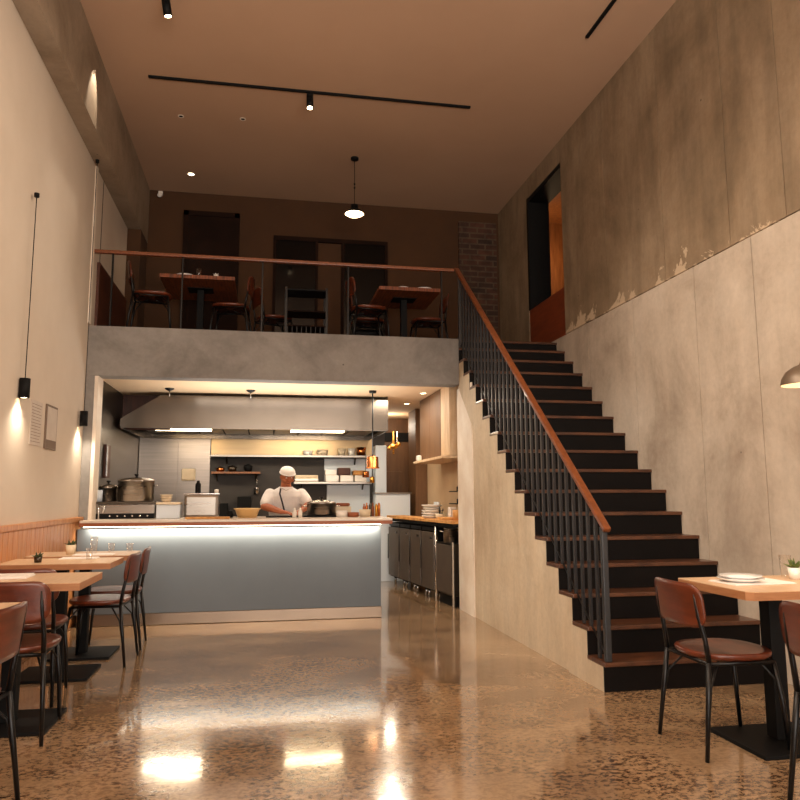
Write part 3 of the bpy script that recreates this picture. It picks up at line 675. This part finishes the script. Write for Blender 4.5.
b=MB().lathe([(0,0),(.028,0),(.032,.04),(.026,.075),(0,.08)],seg=14)
tag(b.obj('dark_jar','black_matte',None,(-.34,8.2,CTZ+.0005)),'small dark jar left of the tan basin','jar')
tag(MB().lathe([(0,0),(.10,0),(.13,.085),(.145,.09),(.145,.1),(.12,.1),(.09,.01),(0,.01)],seg=28).obj('mixing_bowl','bowl_tan',None,(-.16,8.22,CTZ+.0005)),'tan mixing basin on the counter left of the chef','bowl')
tag(MB().box(-.22,.22,-.07,.07,0,.02,.004).obj('cutting_board','bread',None,(-.55,7.88,CTZ+.0005)),'light cutting board lying on the counter edge','board')
tag(MB().box(-.18,.18,-.12,.12,0,.016,.004).obj('cutting_board','black_matte',None,(.22,8.25,CTZ+.0005)),'dark board on the counter before the chef','board')
for k,x in enumerate((.34,.40)): tag(MB().lathe([(0,0),(.022,0),(.024,.06),(.012,.085),(.012,.10),(0,.105)],seg=16).obj('condiment_bottle','white_ceramic',None,(x,8.0,CTZ+.0005)),['left','right'][k]+' one of two small white bottles before the chef','bottle','white bottles before the chef')
t=thing('hot_plate','flat black hot plate under the pot right of the chef','hot plate',(.66,8.3,CTZ+.0005)); MB().box(-.22,.22,-.16,.16,0,.02,.004).obj('plate_body','black_matte',t)
cookpot(.65,8.3,CTZ+.021,.16,.12,'wide steel pot with lid right of the chef')
for k,(x,h,mm,lab) in enumerate(((.86,.07,'white_ceramic','white bowl right of the wide pot'),(.985,.05,'terracotta','terracotta dish between white tubs on the counter'),(1.115,.08,'cream','cream tub left of the upright bottles'))):
    tag(MB().lathe([(0,0),(.06,0),(.065,h),(.058,h),(.055,.006),(0,.006)],seg=20).obj('food_tub',mm,None,(x,8.12,CTZ+.0005)),lab,'tub','tubs on the counter right of the chef')
t=thing('bread_crate','small dark crate holding brown food on the counter','crate',(.9,8.42,CTZ+.0005)); MB().box(-.09,.09,-.06,.06,0,.11,.004).obj('crate_body','cream',t); MB().box(-.08,.08,-.055,.055,.111,.15,.02).obj('food','food',t)
for k in range(6):
    x=1.13+k*.035; mm=['terracotta','copper','steel_dark','terracotta','brass','copper'][k]
    tag(MB().lathe([(0,0),(.0165,0),(.0165,.10+.012*(k%3)),(.008,.12+.012*(k%3)),(.009,.14+.01*(k%2)),(0,.14+.01*(k%2))],seg=14).obj('spice_bottle',mm,None,(x,8.3+.03*(k%2),CTZ+.0005)),['first','second','third','fourth','fifth','sixth'][k]+' from the left in the row of upright spice bottles','bottle','spice bottles at the counter end')
t=thing('steel_cabinet','pale steel cabinet beyond the right end of the counter','cabinet',(1.86,10.78,0)); MB().box(-.22,.30,0,.2,.0,1.27,.01).obj('body','blue_white',t); MB().box(-.24,.32,-.02,.21,1.271,1.29,.004).obj('top','steel',t)
# shelf contents
GS='small pots on the long steel shelf'
for k,(x,r,h,mm) in enumerate(((.66,.075,.075,'white_ceramic'),(.88,.085,.09,'cream'),(1.17,.06,.11,'cream'),(1.32,.055,.11,'white_ceramic'),(1.47,.075,.13,'copper'))):
    tag(MB().lathe([(0,0),(r*.8,0),(r,h),(r*.92,h),(r*.75,.008),(0,.008)],seg=20).obj('small_pot',mm,None,(x,11.12,1.8455)),['first','second','third','fourth','last'][k]+' from the left of the small pots on the long shelf','pot',GS)
for k,(x,w,h,z,mm) in enumerate(((.64,.36,.05,0,'steel'),(.64,.34,.05,.0515,'cream'),(1.02,.2,.1,0,'white_ceramic'),(1.24,.2,.1,0,'white_ceramic'),(1.45,.18,.1,0,'white_ceramic'),(1.0,.17,.08,.1015,'white_ceramic'),(1.2,.19,.11,.1015,'brown_panel'),(1.44,.2,.07,.1015,'bread'))):
    tag(MB().box(-w/2,w/2,-.1,.1,0,h,.012).obj('food_box',mm,None,(x,11.13,1.4505+z)),['lower steel tray at the left of the box shelf','upper cream tray at the left of the box shelf','white box under another, left of three on the shelf','white box in the middle under the brown box','white box at the right end under the tan box','small white box on top at the left','brown box on top of the middle white box','tan box on top at the right end'][k],'box','boxes on the lower steel shelf')
for k,x in enumerate((-.62,-.45,-.22)):
    tag(MB().lathe([(0,0),(.05,0),(.07,.05+.02*k),(.02,.07+.02*k),(0,.08+.02*k)],seg=16).obj('kettle',['copper','steel_dark','black_matte'][k],None,(x,11.14,1.6005)),['copper','dark steel','black'][k]+' vessel on the short warm-lit shelf','vessel','vessels on the short shelf')
t=thing('hanging_ladle','steel ladle hanging under the short shelf','utensil',(-.09,11.24,1.40)); MB().tube([(0,0,.16),(0,0,-.05)],.006,8).obj('handle','chrome',t); MB().lathe([(.04,0),(.045,-.1),(0,-.105),(.03,-.09),(.036,0)],(0,0,-.03),18).obj('cup','chrome',t)
t=thing('coffee_machine','black machine against the dark back wall left of the chef','machine',(-.20,11.05,.0)); MB().box(-.5,.32,-.02,.2,.0,.95,.01).obj('cabinet_body','appliance',t); MB().box(-.16,.04,.0,.2,.951,1.24,.01).obj('machine_body','black_matte',t); MB().box(-.46,-.3,.0,.2,.951,1.14,.01).obj('side_unit','black_matte',t)
# copper pans hanging at the right
t=thing('hanging_rack','vertical brass pipe with fittings hanging beside the hood','rack',(1.69,9.55,2.09)); MB().tube([(0,0,0),(0,0,-.30)],.014,10).obj('pipe','brass',t); MB().tube([(.05,0,0),(.05,0,-.22)],.01,10).obj('pipe','chrome',t)
MB().ball((0,0,-.20),.05,(1.3,1,.7)).ball((.07,0,-.17),.03).ball((-.05,0,-.22),.03).obj('fitting','brass',t)
for k,(x,zc,r) in enumerate(((1.48,1.60,.05),(1.575,1.52,.035))):
    t=thing('hanging_pan',['copper pan','small brass pan'][k]+' hanging below the right end of the long shelf','pan',(x,10.7,zc),0,'pans hanging at the right of the kitchen')
    MB().lathe([(0,0),(r,0),(r,-.09),(r*.93,-.09),(r*.93,-.004),(0,-.004)],seg=18).obj('pan_body','copper' if k==0 else 'brass',t); MB().tube([(0,0,0),(0,0,.245-(0 if k==0 else -.08))],.005,6).obj('handle','steel_dark',t)
# heat lamps
def heat_lamp(x,y,zb,label,vis=True):
    t=thing('heat_lamp',label,'lamp',(x,y,zb),0,'ceiling hung heat lamps')
    MB().lathe([(.085,0),(.085,.012),(.075,.012),(.07,.14),(.02,.155),(0,.155)],seg=24).obj('lamp_shade','copper',t)
    MB().lathe([(0,.006),(.07,.006),(.07,.012),(0,.012)],seg=20).obj('bulb','lamp_soft',t)
    MB().tube([(0,0,.15),(0,0,2.55-zb-.02)],.008,8).obj('stem','black_metal',t)
    MB().lathe([(0,-.03),(.045,-.03),(.05,0),(0,0)],(0,0,2.55-zb),18).obj('ceiling_cap','black_metal',t)
heat_lamp(1.33,9.0,1.58,'brass heat lamp on a black stem at the right of the hood')
for k,x in enumerate((-1.14,-.17)):
    t=thing('ceiling_mount',['left','right'][k]+' small dark ceiling mount above the steel hood front','ceiling mount',(x,9.2,2.55),0,'ceiling mounts above the hood')
    MB().lathe([(0,-.03),(.02,-.03),(.055,-.01),(.055,0),(0,0)],seg=18).obj('cap','black_metal',t); MB().tube([(0,0,-.03),(0,0,-.10)],.008,8).obj('stem','steel',t)
tag(MB().box(-1.86+.06,-1.2,9.9,9.95,2.1,2.55).obj('bulkhead','brown_panel'),'dark brown bulkhead in the ceiling corner left of the hood','bulkhead')
t=thing('wall_switch_box','brown electrical box on the left side wall of the kitchen','box',(-1.799,9.0,1.46)); MB().box(0,.03,-.12,.12,0,.38,.004).obj('box_body','brown_panel',t); MB().box(.0305,.04,-.10,-.08,.02,.36).obj('cover_strip','chrome',t)
# right bank of appliances (runs slightly askew)
A0=Vector((2.125,8.13,0)); ang=math.atan2(.12,1)
BK=dict(rz=ang)
def bank(name,label,cat,s,group=None):
    p=A0+Vector((-math.sin(ang),math.cos(ang),0))*s
    return thing(name,label,cat,p,ang,group)
t=bank('low_steel_cabinet','low steel cabinet nearest the dining room at the kitchen right','cabinet',.0)
MB().box(.0,.20,.02,.55,.12,.70,.005).obj('body','steel_dark',t); MB().box(-.015,.0,.03,.54,.14,.68,.004).obj('door','appliance',t); MB().box(-.02,-.001,-.0,.02,.0,.72).obj('edge_trim','chrome',t); MB().box(.03,.19,.03,.54,.0,.12).obj('plinth','black_matte',t)
def onbank(s,dx,z): 
    d=Vector((-math.sin(ang),math.cos(ang),0)); n=Vector((math.cos(ang),math.sin(ang),0)); q=A0+d*s+n*dx; return (q.x,q.y,z)
x_,y_,z_=onbank(.30,.09,.7005); cookpot(x_,y_,z_,.095,.16,'steel pot under the kitchen worktop on the low cabinet',lid=False)
labs=['nearest','second','third','farthest']; 
ss=[(.62,1.10),(1.12,1.56),(1.58,2.02),(2.04,2.55)]
for k,(a,c) in enumerate(ss):
    t=bank('undercounter_fridge',labs[k]+' dark steel fridge in the row at the kitchen right','fridge',a,'undercounter fridges')
    L_=c-a; MB().box(.02,.24,0,L_,.10,.86,.004).obj('body','black_matte',t); d=MB().box(-.012,.018,.012,L_-.012,.12,.80,.006).obj('door','appliance',t)
    MB().tube([(-.03,L_-.05,.35),(-.03,L_-.05,.7)],.007,8).obj('handle','black_metal',d); MB().box(-.0135,-.0125,.06,.16,.72,.75).obj('badge','chrome',d)
    for yy in (.05,L_-.05): MB().tube([(.08,yy,0),(.08,yy,.1)],.018,8).obj('foot','chrome',t)
    MB().box(0,.02,.01,L_-.01,.815,.855).obj('control_panel','black_metal',t)
t=bank('kitchen_worktop','long wood-topped worktop above the row of fridges','worktop',-.02)
MB().box(-.03,.24,0,2.6,.925,.96,.004).obj('board','bread',t); MB().box(-.01,.22,.01,2.58,.885,.924).obj('apron','black_matte',t); MB().tube([(.01,.62,0),(.01,.62,.885)],.018,10).obj('leg','chrome',t)
WZ=.9605
for k in range(5):
    x,y,z=onbank(1.05,.12,WZ+k*.034); r=.13 if k!=3 else .115
    tag(MB().lathe([(0,0),(r*.7,0),(r,.022),(r,.032),(r*.9,.028),(r*.6,.008),(0,.008)],seg=24).obj('serving_dish','white_ceramic',None,(x,y,z+.0005)),['bottom','second','middle','fourth','top'][k]+' dish of the white stack on the worktop','dish','white dishes stacked on the worktop')
x,y,z=onbank(.75,.12,WZ); t=thing('mortar','dark utensil crock with handles on the worktop','crock',(x,y,z+.0005)); MB().lathe([(0,0),(.05,0),(.06,.06),(.05,.06),(.04,.01),(0,.01)],seg=18).obj('bowl','cream',t); MB().tube([(0,0,.02),(.0,.03,.14)],.01,8).tube([(0.02,0,.02),(.03,-.02,.12)],.008,8).obj('utensil','black_matte',t)
x,y,z=onbank(.38,.08,WZ); tag(MB().box(-.09,.09,-.16,.16,0,.03,.01).obj('bread_board','bread',None,(x,y,z+.0005)),'bread board on the near part of the worktop','board')
x,y,z=onbank(.14,.12,WZ); t=thing('basket','small woven basket at the near end of the worktop','basket',(x,y,z+.0005)); MB().lathe([(0,0),(.06,0),(.07,.12),(.063,.12),(.055,.008),(0,.008)],seg=18).obj('basket_body','bread',t)
x,y,z=onbank(.55,.2,WZ); tag(MB().box(-.04,.04,-.06,.06,0,.14,.01).obj('canister','white_ceramic',None,(x,y,z+.0005)),'white canister at the wall side of the worktop','canister')
x,y,z=onbank(1.25,.26,WZ); tag(MB().box(-.01,.01,-.13,.13,0,.2,.004).obj('splash_tile','blue_white',None,(x,y,z+.0005)),'pale blue board leaning on the beige wall','board')
# wall units right
def cabinet(y0,y1,z0,z1,mm,label,split=None):
    t=thing('wall_cabinet',label,'cabinet',(2.12,y0,z0),0,'cabinets along the kitchen right wall')
    MB().box(.02,.299,.0,y1-y0,0,z1-z0).obj('body',mm,t); n=split or 1; w=(y1-y0)/n
    for k in range(n): MB().box(0,.019,k*w+.003,(k+1)*w-.003,.003,z1-z0-.003,.002,seg=1).obj('door',mm,t)
    return t
cabinet(8.24,8.66,1.71,2.545,'cab_light','light wood wall cabinets nearest the dining room',2)
cabinet(8.67,9.88,1.71,2.545,'cab_brown','dark brown wall cabinets farther into the kitchen',2)
tt=cabinet(10.75,11.3,0.0,2.545,'cab_brown','tall brown cabinet at the far end of the worktop',1); tt.location.x=2.24
for o_ in [o_ for o_ in COL.objects if o_.parent==tt and o_.name.startswith('body')]: o_.scale.x=.59
tag(MB().box(2.03,2.418,8.24,9.9,1.675,1.705,.003).obj('cabinet_shelf','cab_light'),'long light shelf board under the wall cabinets','shelf')
tag(MB().box(-.03,.03,-.06,.06,0,.08,.02).obj('tape_roll','white_ceramic',None,(2.075,9.75,1.7055)),'small white roll at the far end of the long shelf board','roll')
for k,z in enumerate((1.30,1.15)):
    x=2.55; t=thing('magnetic_rack',['upper','lower'][k]+' small black rack on the beige kitchen wall','rack',(2.419,8.8,z),0,'small black racks on the beige wall'); MB().box(-.12,0,-.2,.2,-.012,0).obj('ledge','black_matte',t); MB().lathe([(0,0),(.015,0),(.015,.05),(0,.06)],(-.06,0,0),10).obj('jar','black_matte',t)
# ---------------------------------------------------------------- chef
def chain(mb,pts,rs,seg=16):
    # tapered limb: lofted tube with round joints, merged later into one skin
    n=[];r=[]
    for k in range(len(pts)-1):
        a,c=Vector(pts[k]),Vector(pts[k+1])
        for q in range(4): f=q/4; n.append(a.lerp(c,f)); r.append(rs[k]*(1-f)+rs[k+1]*f)
    n.append(Vector(pts[-1])); r.append(rs[-1]); mb.tube(n,r,seg)
    for p,q in zip(pts,rs): mb.ball(p,q*.995,seg=seg)
def torso(mb,rings,seg=28):
    t=bmesh.new(); R_=[]
    for (x,y,z,rx,ry) in rings: R_.append([t.verts.new((x+rx*math.cos(2*PI*k/seg),y+ry*math.sin(2*PI*k/seg),z)) for k in range(seg)])
    for a,c in zip(R_,R_[1:]):
        for k in range(seg): t.faces.new([a[k],a[(k+1)%seg],c[(k+1)%seg],c[k]])
    t.faces.new(R_[0][::-1]); t.faces.new(R_[-1]); bmesh.ops.recalc_face_normals(t,faces=t.faces); mb.add(t)
def raw(mb):
    me=bpy.data.meshes.new('m'); mb.bm.to_mesh(me); mb.bm.free(); return me
def finish(name,meshes,matlist,parent,voxel=.007,sm=4,loc=(0,0,0)):
    bm=bmesh.new()
    for m in meshes: bm.from_mesh(m)
    me=bpy.data.meshes.new(name); bm.to_mesh(me); bm.free()
    o=bpy.data.objects.new(name,me); COL.objects.link(o)
    r=o.modifiers.new('r','REMESH'); r.mode='VOXEL'; r.voxel_size=voxel; r.use_smooth_shade=True
    s=o.modifiers.new('sm','SMOOTH'); s.iterations=sm; s.factor=.5
    dg=bpy.context.evaluated_depsgraph_get(); m2=bpy.data.meshes.new_from_object(o.evaluated_get(dg)); bpy.data.objects.remove(o)
    m2.name=name; m2.materials.clear()
    for k in matlist: m2.materials.append(MATS[k])
    for p in m2.polygons: p.use_smooth=True
    o=bpy.data.objects.new(name,m2); COL.objects.link(o); o.parent=parent; return o
def chef():
    P=thing('person','person in a white short-sleeved top and white cap, head bowed, working behind the counter','person',(.27,8.93,0))
    B=MB()   # the body faces -Y; +X is the viewer's right
    torso(B,[(0,.04,.80,.15,.10),(0,.04,.90,.175,.12),(0,.03,1.02,.17,.125),(0,.0,1.14,.18,.13),(0,-.03,1.24,.19,.12),(0,-.05,1.30,.16,.095),(0,-.065,1.335,.10,.07),(0,-.08,1.36,.062,.058),(0,-.105,1.42,.055,.055)])
    arms=[((-.185,-.045,1.265),(-.245,-.14,1.125),(-.055,-.40,1.068),.8,-.35),((.185,-.045,1.265),(.265,-.13,1.14),(.16,-.40,1.07),-.35,-.75)]
    for sh,el,wr,dx,dy in arms:
        sh,el,wr=Vector(sh),Vector(el),Vector(wr); chain(B,[sh,el],[.060,.046]); m_=el.lerp(wr,.35); chain(B,[el,m_,wr],[.046,.043,.027])
        d=Vector((dx,dy,-.12)).normalized(); side=d.cross(Vector((0,0,1))).normalized(); dn=Vector((0,0,-1)); pc=wr+d*.045
        for o_ in (-.022,0,.022): chain(B,[wr+side*o_*.5,wr+d*.05+side*o_,wr+d*.088+side*o_],[.022,.018,.013],12)
        for off,l in ((-.030,.060),(-.010,.074),(.011,.070),(.031,.055)):
            b0=wr+d*.082+side*off; p1=b0+(d*.95+dn*.25).normalized()*l*.45; p2=p1+(d*.75+dn*.6).normalized()*l*.33; p3=p2+(d*.45+dn*.85).normalized()*l*.24
            if p3.z<1.027: 
                up_=1.027-p3.z; p3.z+=up_; p2.z+=up_*.6
            chain(B,[b0,p1,p2,p3],[.0100,.0092,.0084,.0072],10)
        sd=-1 if dx>0 else 1
        b0=wr+d*.02+side*sd*.02; p1=b0+side*sd*.028+d*.026+dn*.006; p2=p1+d*.03+side*sd*.004+dn*.008; chain(B,[b0,p1,p2],[.015,.0115,.009],10)
    for sx in (-1,1):
        chain(B,[(sx*.09,.04,.84),(sx*.10,.02,.48),(sx*.10,.05,.09)],[.095,.062,.042]); chain(B,[(sx*.10,.05,.05),(sx*.105,-.09,.032)],[.042,.03])
    T=Matrix.Translation((.012,-.125,1.475))@Matrix.Rotation(.22,4,'Z')@Matrix.Rotation(.36,4,'X')
    t=bmesh.new(); bmesh.ops.create_uvsphere(t,u_segments=32,v_segments=24,radius=1)
    for v in t.verts:
        x,y,z=v.co; sx=.076; sy=.094; sz=.113
        if z<0: sx*=1-.26*(-z)**1.6; sy*=1-.10*(-z)
        if y<-.5: sy*=.97
        v.co=Vector((x*sx,y*sy,z*sz))
    B.add(t,T)
    chain(B,[T@Vector((0,-.088,.016)),T@Vector((0,-.098,-.008)),T@Vector((0,-.104,-.024))],[.006,.009,.0125],10)
    for sx in (-1,1):
        B.ball(T@Vector((sx*.010,-.097,-.027)),.008); B.ball(T@Vector((sx*.077,.006,-.010)),.024,(.35,.7,1.1))
        B.ball(T@Vector((sx*.044,-.062,-.028)),.024,(1,.75,.9)); B.ball(T@Vector((sx*.03,-.082,.028)),.014,(1.3,.6,.45))
    B.ball(T@Vector((0,-.070,-.082)),.026,(1.1,.8,.7)); B.ball(T@Vector((0,-.086,-.052)),.018,(1.3,.45,.4))
    finish('body',[raw(B)],['skin'],P,.005,3)
    for sx in (-1,1):
        e=MB().ball(T@Vector((sx*.029,-.0795,.008)),.0105,(1.1,.8,.62),14).obj('eye','white_ceramic',P); MB().ball(T@Vector((sx*.029,-.0868,.004)),.0042,seg=8).obj('iris','hair',e)
        MB().tube([T@Vector((sx*.014,-.092,.026)),T@Vector((sx*.03,-.091,.031)),T@Vector((sx*.046,-.080,.026))],[.002,.0035,.002],8).obj('eyebrow','hair',P)
    MB().tube([T@Vector((-.02,-.089,-.054)),T@Vector((0,-.0955,-.052)),T@Vector((.02,-.089,-.054))],[.002,.0045,.002],8).obj('mouth','lips',P)
    m=MB(); t=bmesh.new(); bmesh.ops.create_uvsphere(t,u_segments=36,v_segments=24,radius=1)
    bmesh.ops.delete(t,geom=[v for v in t.verts if v.co.z<-.05],context='VERTS')
    for v in t.verts: v.co=Vector((v.co.x*.089,v.co.y*.106+.002,abs(v.co.z)**.75*.074*(1 if v.co.z>0 else -1)+.044))
    m.add(t,T)
    T2=T@Matrix.Translation((0,0,.042)); ringp=[T2@Vector((.0895*math.cos(a),.107*math.sin(a)+.002,0)) for a in [2*PI*k/32 for k in range(33)]]
    m.tube(ringp,.007,8,cap=False); m.obj('cap','cap',P)
    m=MB(); t=bmesh.new(); bmesh.ops.create_uvsphere(t,u_segments=28,v_segments=18,radius=1)
    bmesh.ops.delete(t,geom=[v for v in t.verts if v.co.z<-.42 or v.co.z>.5 or (v.co.y<-.25 and v.co.z<.30)],context='VERTS')
    for v in t.verts: v.co=Vector((v.co.x*.082,v.co.y*.100+.004,v.co.z*.116))
    m.add(t,T); m.obj('hair','hair',P)
    Sm=MB(); torso(Sm,[(0,.04,.82,.195,.14),(0,.04,.90,.195,.145),(0,.03,1.02,.192,.15),(0,.0,1.14,.20,.152),(0,-.03,1.24,.208,.14),(0,-.048,1.295,.18,.112),(0,-.062,1.33,.115,.082),(0,-.07,1.352,.078,.07)])
    for sh,el,wr,dx,dy in arms:
        sh,el=Vector(sh),Vector(el); e2=sh.lerp(el,.72); chain(Sm,[sh,sh.lerp(el,.4),e2],[.070,.074,.070])
    finish('shirt',[raw(Sm)],['shirt'],P,.007,4)
    Tm=MB(); torso(Tm,[(0,.04,.76,.175,.125),(0,.04,.86,.182,.13),(0,.04,.93,.182,.13)])
    for sx in (-1,1): chain(Tm,[(sx*.092,.04,.80),(sx*.102,.025,.48),(sx*.102,.055,.10)],[.108,.082,.066])
    finish('trousers',[raw(Tm)],['trousers'],P,.01,2)
    for sx in (-1,1): MB().ball((sx*.105,-.035,.04),.07,(.72,1.75,.57)).obj('shoe','shoe',P)
    pts=[(-.060,-.120,1.352),(-.072,-.182,1.27),(-.045,-.182,1.18),(-.012,-.165,1.06)]
    MB().tube(pts,.009,8,flat=.5).obj('apron_strap','strap',P)
    MB().tube([(-.078,-.09,1.345),(-.05,-.145,1.34),(0,-.160,1.315),(.05,-.145,1.34),(.078,-.09,1.345)],.010,8).obj('collar','shirt',P)
chef()
# ---------------------------------------------------------------- lights
light('added_window_fill','AREA',((WX0+WX1)/2,YF-.3,1.75),190,(1,.92,.82),4.4,rot=(PI/2,0,0),sy=2.7)  # soft frontal fill added outside the added front window
light('added_ceiling_fill','AREA',(.8,-.9,2.6),330,(1,.91,.80),3.2,rot=(PI,0,0),sy=.5)  # unseen fill added behind the camera to brighten the near ceiling; no fitting
for y_,e_ in ((2.2,190),(3.6,200),(5.0,190)):
    light('track_wash_light','SPOT',(2.9,y_,5.25),e_,(1,.84,.66),.12,target=(-1.82,y_+1.3,1.9),spot=1.25,blend=1)
for y_,e_ in ((2.0,260),(3.4,260),(4.8,220)):
    light('track_wash_light','SPOT',(-.93,y_,5.25),e_,(1,.84,.66),.12,target=(3.46,y_+1.0,1.2),spot=1.15,blend=1)
light('counter_glow','AREA',(-.23,CY-.055,.935),16,(1,.84,.62),2.85,rot=(.5,0,0),sy=.02)
light('kitchen_fill','AREA',(.2,8.85,1.75),22,NEUT,2.4,rot=(PI,0,0),sy=.7); light('kitchen_fill','AREA',(.2,8.9,2.53),9,NEUT,2.2,rot=(0,0,0),sy=.2)  # up-facing fill added to brighten the kitchen ceiling; no lamp hangs there
light('kitchen_fill','AREA',(1.62,9.5,2.5),22,WARM2,.3,rot=(0,0,0),sy=1.3)
light('track_spot_light','SPOT',(.41,7.34,5.3),60,WARM2,.05,target=(.4,5.8,0),spot=1.0,blend=.8)
light('track_spot_light','SPOT',(-.93,6.0,5.3),230,(1,.90,.76),.05,target=(2.16,6.9,1.0),spot=.8,blend=.8)
light('beam_wash_light','SPOT',(-1.47,6.95,5.42),30,WARM2,.02,target=(-1.66,6.9,4.98),spot=.8,blend=.5)
light('corridor_fill','POINT',(2.0,11.6,2.35),7,WARM2,.08)  # point light added to lift the dark corridor, without a fitting
light('side_room_light','POINT',(3.95,9.5,4.6),8,(1,.66,.36),.06)
light('downlight_glow','SPOT',(-1.03,9.7,5.5),10,WARM,.03,rot=(0,0,0),spot=1.5,blend=.6)
w=bpy.data.worlds.new('world'); SC.world=w; w.use_nodes=True; w.node_tree.nodes['Background'].inputs[0].default_value=(.9,.75,.6,1); w.node_tree.nodes['Background'].inputs[1].default_value=.3
# ---------------------------------------------------------------- camera
cam=bpy.data.cameras.new('camera'); co=bpy.data.objects.new('camera',cam); COL.objects.link(co); SC.camera=co
cam.sensor_fit='HORIZONTAL'; cam.sensor_width=36; cam.lens=36*732.75/800; cam.clip_start=.05; cam.clip_end=60
pi_,ya,ro=.1292,.1843,-.0032
F=Vector((math.sin(ya)*math.cos(pi_),math.cos(ya)*math.cos(pi_),math.sin(pi_))); Rr=Vector((math.cos(ya),-math.sin(ya),0)); U=Rr.cross(F)
R2=math.cos(ro)*Rr+math.sin(ro)*U; U2=-math.sin(ro)*Rr+math.cos(ro)*U
co.matrix_world=Matrix(((R2.x,U2.x,-F.x,0),(R2.y,U2.y,-F.y,0),(R2.z,U2.z,-F.z,1.25),(0,0,0,1)))
vs=SC.view_settings; SC.display_settings.display_device='sRGB'; vs.view_transform='Standard'; vs.look='None'; vs.gamma=1; vs.exposure=.48; vs.use_curve_mapping=False
SC.cycles.max_bounces=10; SC.cycles.diffuse_bounces=6; SC.cycles.sample_clamp_indirect=6
